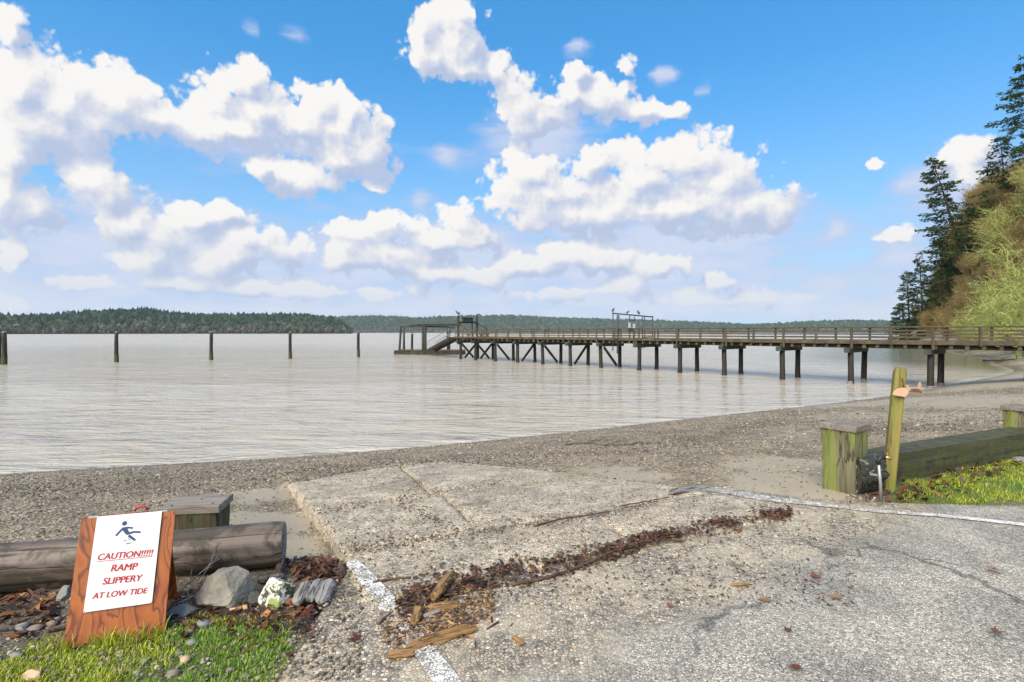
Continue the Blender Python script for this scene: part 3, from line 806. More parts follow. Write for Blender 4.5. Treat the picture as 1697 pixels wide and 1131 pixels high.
# boat ramp: cast slabs with open joints
ramp_o = tag(bpy.data.objects.new('boat_ramp', None), kind='structure'); COL.objects.link(ramp_o)
ramp_o.location = (*from_sw(0, 0), 0)
def slab(s0, s1, wa, wb, tilt):
    ns = max(4, int((s1 - s0) / 0.05)); nw = 46
    S = np.linspace(s0 + 0.012, s1 - 0.012, ns)[:, None] * np.ones((1, nw))
    T = np.linspace(0, 1, nw)[None, :] * np.ones((ns, 1))
    WA, WB = wa(S), wb(S)
    W = (WA + 0.012) * (1 - T) + (WB - 0.012) * T
    rag = lambda q, k: 0.05 * (VN.fbm(q * 6 + k, q * 0 + k * 3.1, 5) - 0.5)
    edge_s = (np.abs(S - S[0, 0]) < 0.03) | (np.abs(S - S[-1, 0]) < 0.03)
    S = S + np.where(edge_s, rag(W, s0 + 5), 0)
    W = W + np.where((T == 0) | (T == 1), rag(S, s1 + 9), 0)
    X, Y = from_sw(S, W)
    Z = base_height(X, Y) + 0.030 + tilt[0] * (S - s0) + tilt[1] * T + 0.014 * (VN.fbm(X * 2.2, Y * 2.2) - 0.5)
    rim = (S <= S.min(0, keepdims=True) + 0.03) | (S >= S.max(0, keepdims=True) - 0.03) | (T < 0.01) | (T > 0.99)
    Z = Z - np.where(rim, 0.012 + 0.02 * VN2.fbm(X * 9, Y * 9), 0)
    n0, n1 = X.shape
    k = np.arange(n0 * n1).reshape(n0, n1)
    q = np.stack([k[:-1, :-1], k[:-1, 1:], k[1:, 1:], k[1:, :-1]], -1).reshape(-1, 4)[:, ::-1]
    mb = MB(); top = np.stack([X, Y, Z], -1).reshape(-1, 3)
    loop = np.concatenate([k[0, :], k[1:, -1], k[-1, -2::-1], k[-2:0:-1, 0]])
    low = top[loop].copy(); low[:, 2] -= 0.17
    nl = len(loop); a = np.arange(nl); bb = (a + 1) % nl
    skirt = np.stack([loop[a], loop[bb], len(top) + bb, len(top) + a], -1)
    mb.raw(np.concatenate([top, low]), np.concatenate([q, skirt]))
    mb.build('concrete_slab', M['concrete'], parent=ramp_o, world=True, smooth_=True)
full_l = lambda s: wL(np.maximum(s, 0.0)) + 0.0 * s
mid = lambda c: (lambda s: c + 0.10 * s)
slab(-0.56, 0.31, full_l, mid(2.05), (0.0, 0.0))
slab(-0.56, 0.25, mid(2.05), lambda s: wR(s) - 0.02, (0.0, -0.004))
slab(0.31, 1.66, full_l, mid(1.0), (0.002, 0.002))
slab(0.28, 1.70, mid(1.0), wR, (0.0, -0.004))
slab(1.66, 4.35, full_l, mid(0.9), (0.0, 0.003))
slab(1.72, 4.35, mid(0.9), wR, (0.001, 0.0))

def ribbon(name, pts, width, wear, lift=0.006, n=160):
    P = catmull([(p.x, p.y) for p in pts], 40)
    L = np.concatenate([[0], np.cumsum(np.linalg.norm(np.diff(P, axis=0), axis=1))])
    q = np.linspace(0, L[-1], n); X = np.interp(q, L, P[:, 0]); Y = np.interp(q, L, P[:, 1])
    tx, ty = np.gradient(X), np.gradient(Y); l = np.hypot(tx, ty); nx_, ny_ = -ty / l, tx / l
    w = np.interp(np.linspace(0, 1, n), np.linspace(0, 1, len(width)), width) / 2
    cols = []
    for k, u in enumerate(np.linspace(-1, 1, 7)):
        j = (0.16 * w * (VN.fbm(q * 11 + 7 * k, q * 0 + k) - .5)) if k in (0, 6) else 0
        x = X + nx_ * (w * u + j); y = Y + ny_ * (w * u + j)
        cols.append(np.stack([x, y, surf(x, y) + lift], -1))
    V = np.stack(cols, 1).reshape(-1, 3); k = np.arange(n * 7).reshape(n, 7)
    Q = np.stack([k[:-1, :-1], k[1:, :-1], k[1:, 1:], k[:-1, 1:]], -1).reshape(-1, 4)[:, ::-1]
    we = np.repeat(np.interp(np.linspace(0, 1, n), np.linspace(0, 1, len(wear)), wear), 7)
    mb = MB(); mb.raw(V, Q); return mb.build(name, M['line'], kind='structure', smooth_=True, attrs=dict(wear=we))
ribbon('painted_line', [at(*p) for p in ((582,938),(622,985),(680,1055),(737,1131),(810,1240))], (0.095, 0.115, 0.11, 0.12), (0.06, 0.0, 0.10, 0.07, -0.01, -0.03), 0.008)
ribbon('painted_line', [at(*p) for p in ((1178,812),(1250,826),(1330,836),(1450,850),(1560,858),(1697,873),(2000,908))], (0.22, 0.17, 0.09, 0.085, 0.09, 0.09, 0.09), (0.12, 0.06, 0.05, 0.03, -0.03, -0.1, -0.1), 0.006)

# ------------------------------------------------------------------ water
wx = axis([(-4500,-600,300),(-600,-80,26),(-80,-16,1.6),(-16,40,0.55),(40,160,4),(160,700,40),(700,4500,300)])
wy = axis([(-400,-10,26),(-10,8,1.5),(8,30,0.5),(30,90,1.5),(90,400,10),(400,4000,180)])
WX, WY = np.meshgrid(wx, wy); WD = shore_dist(WX, WY)
swell = 0.012 * np.sin(WY * 4.2 + WX * 0.9 + 2.5 * VN.fbm(WX * .3, WY * .3)) + 0.03 * (VN.fbm(WX * .5, WY * 1.1) - .5)
WZ = WATER_Z + swell * smooth(-np.hypot(WX, WY), -110, -50) * smooth(-WD, 0, 2)
cove_reflection = smooth(WX + 0.35 * WY, 36, 62) * (1 - smooth(np.abs(WD), 4, 26))  # where the tree reflection is painted into the water colour
ids = np.arange(WX.size).reshape(WX.shape)
wq = np.stack([ids[:-1, :-1], ids[:-1, 1:], ids[1:, 1:], ids[1:, :-1]], -1).reshape(-1, 4)
keep = (WD.ravel()[wq] < 3.0).any(1)
m = MB(); m.raw(np.stack([WX, WY, WZ], -1).reshape(-1, 3), wq[keep])
m.build('water', M['water'], kind='structure', smooth_=True, attrs=dict(dist=WD.ravel(), cove_reflection=cove_reflection.ravel()))

# ------------------------------------------------------------------ far shore: wooded hills across the sound
def hill(name, prof, dist, depth, base_y, top_cut):
    px = np.array([p[0] for p in prof], float); py = np.array([p[1] for p in prof], float)
    ux = np.linspace(px[0], px[-1], 170); uy = np.interp(ux, px, py)
    az_ = np.arctan((ux - 848.5) / 900)
    dep = np.linspace(0, 1, 16)
    A, T = np.meshgrid(az_, dep, indexing='ij')
    dist_l = dist * (1 + 0.03 * np.sin(A * 9) + 0.03 * (VN.fbm(A * 30, A * 0) - .5))
    rr = dist_l + T * depth
    X, Y = rr * np.sin(A), rr * np.cos(A)
    H = np.maximum((551 - uy) / 900 * (dist + depth * 0.5) - top_cut, 1.0)
    shape = np.interp(T, [0, .03, .25, .5, .75, 1], [0, .10, .55, 1.0, 0.9, 0.2])
    Z = WATER_Z - 0.4 + H[:, None] * shape * (0.94 + 0.12 * VN.fbm(X * 0.006, Y * 0.006)) + 0.4
    Z[:, 0] = WATER_Z - 1.5
    k = np.arange(X.size).reshape(X.shape)
    q = np.stack([k[:-1, :-1], k[1:, :-1], k[1:, 1:], k[:-1, 1:]], -1).reshape(-1, 4)
    m = MB(); col = np.ones((X.size, 3)) * np.array([0.05, 0.042, 0.032])
    m.raw(np.stack([X, Y, Z], -1).reshape(-1, 3), q, col)
    o = m.build(name, M['forest'], kind='structure', smooth_=True, tint=True)
    return az_, dep, X, Y, Z
def far_trees(name, label, n, res, tmin, tmax, hmin, hmax, conifer, pal, thin=1.0):
    az_, dep, X, Y, Z = res
    a = rng.random(n) * (len(az_) - 1); t = (tmin + (tmax - tmin) * rng.random(n)) * (len(dep) - 1)
    i = a.astype(int); j = t.astype(int); u = a - i; v = t - j
    i2 = np.minimum(i + 1, len(az_) - 1); j2 = np.minimum(j + 1, len(dep) - 1)
    L = lambda Q: (Q[i, j] * (1-u) + Q[i2, j] * u) * (1-v) + (Q[i, j2] * (1-u) + Q[i2, j2] * u) * v
    pos = np.stack([L(X), L(Y), L(Z) - 0.5], -1)
    h = hmin + (hmax - hmin) * rng.random(n) ** 1.3
    if conifer:
        th = np.arange(6) / 6 * 2 * np.pi; v_ = []; f_ = []
        for (z0, z1, r) in ((0.02, 0.72, 0.30), (0.30, 1.0, 0.22)):
            b = len(v_)
            v_ += [(r * (1 if k % 2 else .72) * math.cos(x), r * (1 if k % 2 else .72) * math.sin(x), z0) for k, x in enumerate(th)] + [(0, 0, z1)]
            f_ += [(b + k, b + (k + 1) % 6, b + 6) for k in range(6)]
        proto = (np.array(v_), np.array(f_)); bw = h * (0.7 + .9 * rng.random(n) ** 1.5) * thin; h = h * (0.65 + .35 * rng.random(n)); sc = np.stack([bw, bw, h], -1)
    else:
        v0, f0_ = ICO1; proto = (v0 * np.array([0.42, 0.42, 0.5]) + np.array([0, 0, 0.5]), f0_); sc = np.stack([h * (0.8 + .7 * rng.random(n))] * 2 + [h], -1)
    mb = MB(); scatter(mb, proto, pos, sc, pick(pal, n, 0.4), 0.06, 0.25 if not conifer else 0.12)
    o = mb.build(name, M['forest'], kind='stuff', tint=True)
    tag(o, label, 'woods')
DARK = [(0.011, 0.033, 0.016), (0.017, 0.046, 0.021), (0.026, 0.058, 0.026), (0.009, 0.025, 0.016)]
BARE = [(0.062, 0.056, 0.045), (0.05, 0.046, 0.038), (0.095, 0.088, 0.07), (0.035, 0.05, 0.03), (0.045, 0.04, 0.036)]
nearh = hill('near_hill', [(-420,530),(-200,528),(0,529),(40,531),(120,525),(200,519),(240,517),(330,524),(420,522),(500,522),(545,526),(566,533),(577,546),(581,551)], 1150, 420, 0, 9.0)
far_trees('far_conifer_wood', 'dark green conifer wood along the crest of the nearer hill across the water', 5200, nearh, 0.16, 0.62, 9, 21, True, DARK, 1.25)
far_trees('far_mixed_wood', 'rounded mixed trees among the conifers on the nearer hill', 1600, nearh, 0.10, 0.60, 8, 16, False, DARK + [(.05, .07, .04)])
far_trees('far_bare_wood', 'grey brown leafless wood on the lower slope of the nearer hill', 3200, nearh, 0.01, 0.24, 5, 12, False, BARE)
backh = hill('distant_hill', [(500,532),(570,527),(620,527),(700,529),(760,526),(830,524),(900,526),(1000,530),(1060,532),(1150,536),(1240,541),(1330,538),(1400,536),(1475,538),(1600,542),(1800,545)], 2600, 700, 0, 3.0)
far_trees('hazy_conifer_wood', 'blue green hazy conifer wood covering the more distant ridge', 8500, backh, 0.06, 0.62, 10, 24, True, DARK, 1.5)
far_trees('hazy_mixed_wood', 'rounded hazy trees among the conifers of the more distant ridge', 2600, backh, 0.10, 0.62, 10, 20, False, DARK + [(.05, .07, .04)])
far_trees('hazy_bare_wood', 'pale bare trees low on the more distant shore', 1600, backh, 0.0, 0.16, 7, 14, False, BARE)
# bare earth bluff at the end of the nearer hill
bl = MB()
c0 = np.array([(563 - 848.5) / 900 * 1150, 1150.0])
n = 26; pts = []
for i in range(n):
    for j in range(6):
        a = i / (n - 1); hgt = (17 * (1 - a) ** 0.8 + 0.6) * (j / 5)
        nzz = VN.fbm(np.array(a * 9.0), np.array(j * 0.9))
        pts.append((c0[0] - 24 + a * 44 , c0[1] - 16 + j * 4.5 + 10 * a + 5 * float(nzz), WATER_Z - 0.5 + hgt * (0.8 + 0.4 * float(nzz))))
k = np.arange(n * 6).reshape(n, 6)
bl.raw(pts, np.stack([k[:-1, :-1], k[1:, :-1], k[1:, 1:], k[:-1, 1:]], -1).reshape(-1, 4), (0.36, 0.24, 0.12))
bl.build('earth_bluff', M['forest'], kind='structure', tint=True)
def far_house(px, py, d, wid, label):
    p = Vector(((px - 848.5) / 900 * d, d, EYE - (py - 551) / 900 * d))
    t = thing('house', label, 'house', p, R(20))
    MB().box((0, 0, 0.0), (wid, wid * .6, 4.6)).build('wall', M['white'], t)
    r = MB(); w2, d2 = wid / 2 + .5, wid * .3 + .5
    r.raw([(-w2, -d2, 2.3), (w2, -d2, 2.3), (w2, d2, 2.3), (-w2, d2, 2.3), (-w2, 0, 4.2), (w2, 0, 4.2)], [(0, 1, 5, 4), (2, 3, 4, 5), (0, 4, 3), (1, 2, 5), (0, 3, 2, 1)])
    r.build('roof', M['roof'], t)
    for q in (-.28, .05, .32): MB().box((wid * q, -wid * .3 - .02, .5), (1.3, .1, 1.5)).build('window', M['darkmetal'], t)
far_house(82, 536.5, 1165, 9.5, 'long white house in the bare trees on the far hillside')
far_house(179, 535.5, 1165, 3.2, 'tiny pale cottage below the hilltop conifers across the water')
# ------------------------------------------------------------------ sandwich board
def homography(src, dst):
    A = []
    for (x, y), (u, v) in zip(src, dst):
        A.append([x, y, 1, 0, 0, 0, -u * x, -u * y, -u]); A.append([0, 0, 0, x, y, 1, -v * x, -v * y, -v])
    return np.linalg.svd(np.array(A, float))[2][-1].reshape(3, 3)
BL_, BR_ = at(103.6, 1077), at(271, 1053)
eu = (BR_ - BL_); PW_ = eu.length; eu.normalize()
back = Vector((0, 0, 1)).cross(eu)                        # horizontally away from the camera
lean, PH_ = 0.205, 0.645
ev = (back * lean + Vector((0, 0, 1)) * math.sqrt(PH_ ** 2 - lean ** 2)).normalized()
en = eu.cross(ev)                                         # out of the face, towards the viewer
HM = homography([(158, 145), (806, 105), (15, 1070), (715, 970)], [(0, PH_), (PW_, PH_), (0, 0), (PW_, 0)])
def pan(x, y):
    """a point of the panel's face, from where the enlarged photograph shows it"""
    q = HM @ np.array([x, y, 1.0]); return q[0] / q[2], q[1] / q[2]
so = BL_.copy()
sign = thing('sandwich_board', 'varnished plywood sandwich board with a white caution notice, on grass by the log', 'sign', so)
def rag_panel(w, h, th, name, origin, u_, v_, n_):
    mb = MB()
    out = [(0, 0)] + [(w * k / 9, 0.004 * (random.random() - .5)) for k in range(1, 9)] + [(w, 0), (w, h), (0, h)]
    mb.prism(out, origin, u_, v_, n_, th)
    return mb.build(name, M['ply'], sign)
rag_panel(PW_, PH_, 0.012, 'front_panel', -en * 0.012 - Vector((0, 0, 0.02)), eu, ev, en)
bv = (-back * lean + Vector((0, 0, 1)) * math.sqrt(PH_ ** 2 - lean ** 2)).normalized()
rag_panel(PW_ - 0.045, PH_, 0.012, 'back_panel', back * (2 * lean + 0.035) - Vector((0, 0, 0.02)), eu, bv, eu.cross(bv))
hd = MB(); top_c = ev * PH_ + eu * (PW_ * 0.62) + back * 0.014
hd.tube([top_c + eu * (-0.035) + Vector((0, 0, -.004)), top_c + eu * (-0.022) + Vector((0, 0, 0.012)), top_c + Vector((0, 0, 0.018)), top_c + eu * 0.02 + Vector((0, 0, 0.012)), top_c + eu * 0.034 + Vector((0, 0, -.004))], 0.008, 6)
hd.build('handle', M['redstrap'], sign, smooth_=True)
for q in (0.12, 0.86):
    h_ = MB(); c = ev * (PH_ - 0.03) + eu * (PW_ * q) + back * 0.02
    h_.box(c, (0.05, 0.022, 0.03), frame_of(eu), 0.003); h_.build('hinge', M['galv'], sign)
pc = [pan(270, 157), pan(718, 127), pan(640, 751), pan(165, 815)]
pa = MB(); pa.prism(pc[::-1], en * 0.001, eu, ev, en, 0.002)
paper = pa.build('notice', M['paper'], sign)
for (x, y) in ((276, 168), (170, 806), (633, 748)):
    u_, v_ = pan(x, y); t_ = MB(); t_.tube([eu * u_ + ev * v_ + en * 0.002, eu * u_ + ev * v_ + en * 0.0045], 0.003, 8)
    t_.build('staple', M['galv'], paper)
def letter_line(txt, xl, xr, yl, yr, name, boldness=0.018):
    """one line of the notice: baseline from (xl, yl) to (xr, yr) in the enlarged photograph"""
    cu = bpy.data.curves.new(name, 'FONT'); cu.body = txt; cu.size = 1.0; cu.shear = 0.16; cu.extrude = 0.0
    ob = bpy.data.objects.new('tmp', cu); COL.objects.link(ob)
    dg = bpy.context.evaluated_depsgraph_get()
    me = bpy.data.meshes.new_from_object(ob.evaluated_get(dg))
    COL.objects.unlink(ob); bpy.data.objects.remove(ob)
    co = np.array([v.co[:] for v in me.vertices]); x0, x1 = co[:, 0].min(), co[:, 0].max()
    a = np.array(pan(xl, yl)); b = np.array(pan(xr, yr)); d = b - a; L = np.linalg.norm(d); d /= L; nrm = np.array([-d[1], d[0]])
    s_ = L / (x1 - x0)
    uv = a + ((co[:, 0] - x0) * s_)[:, None] * d + (co[:, 1] * s_ * 1.0)[:, None] * nrm
    faces = [list(p.vertices) for p in me.polygons]
    bpy.data.meshes.remove(me)
    mb = MB()
    for q, (du, dv) in enumerate(((0, 0), (.035, .01), (.075, .016), (.075, -.012), (.035, -.012))):          # overprinted strokes: the heavy face of the notice
        off = (uv + du * s_ * d + dv * s_ * nrm)
        V = np.array(eu)[None] * off[:, :1] + np.array(ev)[None] * off[:, 1:] + np.array(en)[None] * (.0035 + .00015 * q)
        mb.raw(V, faces)
    return mb.build(name, M['red'], paper)

letter_line('CAUTION!!!!!', 268, 648, 456, 428, 'lettering')
letter_line('RAMP', 358, 540, 535, 522, 'lettering')
letter_line('SLIPPERY', 300, 572, 624, 600, 'lettering')
letter_line('AT LOW TIDE', 226, 608, 722, 684, 'lettering')
ul = MB(); a0, a1 = pan(264, 468), pan(648, 437)
ul.prism([(a0[0], a0[1]), (a1[0], a1[1]), (a1[0], a1[1] + .0028), (a0[0], a0[1] + .0028)], en * 0.003, eu, ev, en, 0.0012)
ul.build('underline', M['red'], paper)
pic = MB()
def capsule(p, q, w, w2=None):
    p = np.array(pan(*p)); q = np.array(pan(*q)); k = PW_ / 700.0; d = (q - p); d /= np.linalg.norm(d); nrm = np.array([-d[1], d[0]])
    w *= k / 2; w2 = w if w2 is None else w2 * k / 2
    out = [p + w * (math.cos(a) * -d + math.sin(a) * nrm) for a in np.linspace(-1.57, 1.57, 7)] + [q + w2 * (math.cos(a) * d - math.sin(a) * nrm) for a in np.linspace(-1.57, 1.57, 7)]
    pic.prism(out[::-1], en * (0.003 + 0.0002 * len(pic.v)), eu, ev, en, 0.001)
hc = np.array(pan(460, 207)); rr_ = 19 * PW_ / 700
pic.prism([hc + rr_ * np.array((math.cos(a), math.sin(a))) for a in np.arange(20) * 2 * math.pi / 20], en * 0.003, eu, ev, en, 0.001)
capsule((462, 246), (478, 274), 36, 28); capsule((448, 240), (403, 286), 15); capsule((476, 235), (512, 239), 14)
capsule((484, 276), (525, 266), 19, 15); capsule((525, 266), (564, 268), 15); capsule((492, 294), (527, 320), 20, 16)
capsule((453, 324), (482, 327), 5, 2); capsule((473, 346), (508, 338), 6, 2); capsule((485, 312), (500, 322), 5, 2)
pic.build('slipping_figure', M['navy'], paper)

# ------------------------------------------------------------------ logs and posts
def log_mesh(L, r, sides=28, seg=40, seed=1, square=0.0, cracks=0.05):
    mb = MB(); v = []
    for i in range(seg + 1):
        x = L * i / seg
        for j in range(sides):
            a = 2 * math.pi * j / sides
            cx, cz = math.cos(a), math.sin(a)
            k = 1.0 / (max(abs(cx), abs(cz)) ** square) if square else 1.0
            nz = mnoise.noise((x * 0.7, cx * 2.2 + seed, cz * 2.2)) * 0.06 + mnoise.noise((x * 0.9, cx * 9 + seed, cz * 9)) * cracks
            rr = r * k * (1 + nz) * (1 - 0.05 * (i in (0, seg)))
            v.append((x, rr * cx, rr * cz))
    f = []
    for i in range(seg):
        for j in range(sides):
            a = i * sides + j; b = i * sides + (j + 1) % sides
            f.append((a, b, b + sides, a + sides))
    mb.raw(v, np.array(f))
    return mb
def end_cap(x, r, sides=28, seed=1, square=0.0, bulge=0.0):
    mb = MB(); v = []; rings = 6
    for q in range(rings):
        k0 = 1 - q / (rings - 1)
        for j in range(sides):
            a = 2 * math.pi * j / sides; cx, cz = math.cos(a), math.sin(a)
            k = 1.0 / (max(abs(cx), abs(cz)) ** square) if square else 1.0
            rad = r * 0.955 * k * max(k0, 0.02) * (1 + mnoise.noise((0, cx * 2.2 + seed, cz * 2.2)) * .06)
            v.append((x + bulge * (1 - k0 ** 2) + 0.012 * mnoise.noise((q * 3.1, cx * 5, cz * 5 + seed)), rad * cx, rad * cz))
    f = [(q * sides + j, q * sides + (j + 1) % sides, (q + 1) * sides + (j + 1) % sides, (q + 1) * sides + j) for q in range(rings - 1) for j in range(sides)]
    mb.raw(v, np.array(f)); return mb
rA = Vector((-1.60, 3.81, 0.118)); rB = Vector((-3.12, 3.41, 0.128))
dl = (rB - rA).normalized()
lg = thing('log', 'thick weathered beach log lying behind the sandwich board, its sawn end towards the ramp', 'log', rA)
lg.rotation_euler = frame_of(dl).to_euler()
log_mesh(5.2, 0.146, seed=2, cracks=0.085, sides=44, seg=60).build('trunk', M['log'], lg, smooth_=True)
end_cap(0.0, 0.146, seed=2, bulge=0.01, sides=44).build('sawn_end', M['tan'] if False else M['drift'], lg, smooth_=True)

tA = Vector((3.62, 5.72, 0.15)); tB = Vector((6.34, 7.02, 0.155))
dt = (tB - tA).normalized()
tm = thing('log', 'dark mossy edging timber along the grass at the right, its blunt end crusted with lichen', 'log', tA)
tm.rotation_euler = frame_of(dt).to_euler()
log_mesh(6.5, 0.155, seed=8, square=1.0, sides=32, cracks=0.03).build('beam', M['timber'], tm, smooth_=False)
le = log_mesh(0.42, 0.19, seg=22, seed=21, square=0.4, cracks=0.24)
leo = le.build('log_end', M['logend'], tm, smooth_=True); leo.location = (-0.40, -0.13, 0.03); leo['label'] = 'blackened end with pale lichen'
ec = end_cap(-0.36, 0.19, seed=21, square=0.4, bulge=-0.02).build('end_face', M['logend'], leo, smooth_=True); ec.location = (0.36, 0, 0)

def capped_post(base, w, h, rz, mat, label, depth=0.5, lean=0.0, dy=1.0):
    t = thing('capped_post', label, 'post', base, rz, 'square timber posts with board caps')
    mb = MB(); n = 7; v = []; f = []
    zs = np.linspace(-depth, h, 26)
    for z in zs:
        for k in range(4):
            for q in range(n):
                s_ = -0.5 + q / n
                p = [(s_, -.5), (.5, s_), (-s_, .5), (-.5, -s_)][k]
                rr = 1.0 - 0.03 * (q == 0)
                dx = mnoise.noise((p[0] * 14, p[1] * 14, z * 0.8 + w * 3)) * 0.030
                wob = 1 + 0.05 * mnoise.noise((z * 2, k, 3))
                v.append((p[0] * w * rr * wob + dx * (abs(p[0]) > .49) * np.sign(p[0]) + lean * z, p[1] * w * rr * wob + dx * (abs(p[1]) > .49) * np.sign(p[1]), z))
    N = 4 * n
    for i in range(len(zs) - 1):
        for j in range(N): f.append((i * N + j, i * N + (j + 1) % N, (i + 1) * N + (j + 1) % N, (i + 1) * N + j))
    mb.raw(v, np.array(f)); mb.ng.append(list(range((len(zs) - 1) * N, len(zs) * N)))
    ob = mb.build('timber', mat, t); ob.scale = (1, dy, 1)
    c = MB(); c.box((lean * h, 0, h + 0.032), (w * 1.12, w * 1.12 * dy, 0.062), Matrix.Rotation(0.01, 3, 'X'), 0.006)
    cap = c.build('cap_board', M['cap'], t)
    for (x, y) in ((-.38, -.38), (.38, -.36), (.37, .4), (0.05, 0.1)):
        b = MB(); b.tube([(x * w + lean * h, y * w * dy, h + .062), (x * w + lean * h, y * w * dy, h + .067)], 0.008, 8); b.build('nail', M['darkmetal'], cap)
    return t
capped_post((-2.50, 4.32, 0), 0.385, 0.20, R(9), M['postdark'], 'dark square post with a wide weathered board cap, behind the log and the sandwich board', dy=0.72)
capped_post((3.39, 5.52, 0), 0.315, 0.62, R(35.7), M['post'], 'stout green mossy post with a board cap, at the end of the white line', lean=-0.03)
capped_post((6.98, 7.42, 0), 0.33, 0.53, R(30), M['post'], 'pale capped post beyond the edging timber, cut by the right edge of the photo')

# ------------------------------------------------------------------ standpipe, stake and wooden cut-outs
fb = on(1461, 829)
sp = thing('standpipe', 'grey garden standpipe with a brass tap, leaning beside the mossy capped post', 'tap', fb)
m = MB(); m.tube([(0, 0, -0.1), (-0.012, 0, 0.15), (-0.028, 0, 0.335)], 0.0145, 10); m.build('pipe', M['galv'], sp, smooth_=True)
m = MB(); m.tube([(-0.028, 0, 0.33), (-0.030, 0, 0.37), (-0.012, 0.0, 0.392), (0.03, 0.0, 0.394)], 0.020, 10); m.build('elbow', M['blackrub'], sp, smooth_=True)
m = MB(); m.tube([(0.03, 0, 0.394), (0.075, -0.005, 0.394), (0.085, -0.01, 0.375)], [0.014, 0.013, 0.011], 10); m.box((0.055, -0.004, 0.415), (0.012, 0.01, 0.03), None, 0.002)
tp = m.build('tap', M['brass'], sp, smooth_=True)
m = MB(); m.box((0.055, -0.004, 0.434), (0.045, 0.010, 0.008), None, 0.002); m.build('handle', M['brass'], tp)
m = MB(); m.box((-0.055, 0.012, 0.225), (0.10, 0.008, 0.02), Matrix.Rotation(0.15, 3, 'Y'), 0.001); m.build('strap', M['galv'], sp)

sb = Vector((3.86, 5.57, 0))
st = thing('stake', 'tall leaning yellow green mossy stake in front of the edging timber', 'stake', sb)
def stake_mesh():
    mb = MB(); v = []; f = []; zs = np.concatenate([np.linspace(-0.3, 1.18, 20), [1.215, 1.235, 1.245]])
    for i, z in enumerate(zs):
        k = 1.0 if z <= 1.18 else [0.9, 0.68, 0.35][i - 20]
        cx, cy = 0.088 * z, 0.02 * z
        hw = 0.052 * k; hd = 0.045
        prof = [(-hw, -hd * .8), (-hw * .8, -hd), (hw * .8, -hd), (hw, -hd * .8), (hw, hd * .8), (hw * .8, hd), (-hw * .8, hd), (-hw, hd * .8)]
        for p in prof: v.append((cx + p[0] * (1 + .06 * mnoise.noise((z * 3, p[0] * 40, 1))), cy + p[1], z))
    for i in range(len(zs) - 1):
        for j in range(8): f.append((i * 8 + j, i * 8 + (j + 1) % 8, (i + 1) * 8 + (j + 1) % 8, (i + 1) * 8 + j))
    mb.raw(v, np.array(f)); mb.ng.append(list(range((len(zs) - 1) * 8, len(zs) * 8))); return mb
so_ = stake_mesh().build('post', M['stake'], st, smooth_=False)
so_.rotation_euler = (0, 0, R(-20))
m = MB(); m.tube([(0.098, -0.055, 1.03), (0.098, -0.072, 1.05), (0.1, -0.072, 1.11), (0.1, -0.055, 1.13)], 0.008, 6); m.build('hook', M['redbrown'], st, smooth_=True)
m = MB(); m.tube([(0.06, -0.048, 0.30), (0.06, -0.058, 0.30)], 0.012, 8); m.build('bolt', M['darkmetal'], st)
wp = at(1503, 649, ground=False, z=1.0); kk = 5.48 / 900
wo_ = Vector(((1503 - 848.5) * kk, 5.48, EYE - (649 - 551) * kk))
wh = thing('whirligig', 'faded pink and brown wooden bird cut-out with raised wings, fixed to the leaning stake', 'whirligig', wo_)
def cut(name, pts, mat, yoff, th=0.012, tilt=0.0):
    mb = MB(); out = [((x - 1503) * kk, -(y - 649) * kk) for x, y in pts]
    mb.prism(out[::-1], (0, yoff, 0), (1, tilt, 0), (0, 0, 1), (0, -1, 0), th)
    return mb.build(name, mat, wh)
cut('body', [(1478.5, 654), (1482, 648), (1488, 644), (1495, 642.5), (1500, 643), (1503, 647), (1504.5, 650), (1502, 655), (1498, 658), (1492, 657), (1485, 656)], M['pink'], 0.0)
cut('tail', [(1502, 640.5), (1503, 638), (1505, 638.5), (1507.5, 643), (1508.5, 647), (1505.5, 650), (1503.5, 647)], M['tan'], 0.015)
cut('wing', [(1510.5, 648), (1514, 645.2), (1521, 644.6), (1528, 646), (1531.5, 649), (1534, 653), (1527, 651.6), (1518, 651)], M['redbrown'], 0.01, tilt=0.25)
cut('wing', [(1526, 645.5), (1528, 639), (1531.5, 634), (1534, 637.5), (1533.5, 641), (1530, 647)], M['tan'], 0.02, tilt=0.25)
m = MB(); m.tube([(0.0, 0.008, -0.005), (0.05, 0.006, -0.004)], 0.004, 6); m.build('rod', M['darkmetal'], wh)

# ------------------------------------------------------------------ rocks, driftwood, sticks
def rock(name, label, px, py, size, mat, seed, rz=0.0, sharp=0.35, cat='rock', sink=0.25):
    p = on(px, py); v, f = ICO4; V = []
    gr = random.Random(int(seed * 10)); cuts = [(Vector((gr.gauss(0, 1), gr.gauss(0, 1), gr.gauss(0.3, .8))).normalized(), gr.uniform(.55, .88)) for _ in range(9)]
    for q in v:
        d = Vector(q); k = 1 + .4 * sharp * mnoise.noise(d * 1.3 + Vector((seed, 0, 0))) + 0.12 * mnoise.noise(d * 3.5 + Vector((0, seed, 0))) + 0.04 * mnoise.noise(d * 9)
        for cn, ch in cuts:
            pd = d.dot(cn)
            if pd > 0.05: k = min(k, (ch + .02 * mnoise.noise(d * 6)) / pd)
        V.append((d.x * size[0] / 2 * k, d.y * size[1] / 2 * k, (d.z * k * size[2] / 2 + size[2] / 2 - sink * size[2])))
    o = MB().raw(V, f).build(name, mat, smooth_=False); o.location = p; o.rotation_euler = (0, 0, rz)
    return tag(o, label, cat)
rock('boulder', 'grey moss-topped rock between the sandwich board and the white rock', 377, 1000, (0.34, 0.24, 0.255), M['rock'], 3.3, 0.3)
rock('boulder', 'white and green lichened rock beside the split driftwood chunk', 460, 999, (0.24, 0.2, 0.205), M['lrock'], 7.7, -0.4)
rock('stone', 'small pale grey stone leaning on the front of the mossy rock', 347, 1006, (0.09, 0.06, 0.085), M['slate'], 1.2)
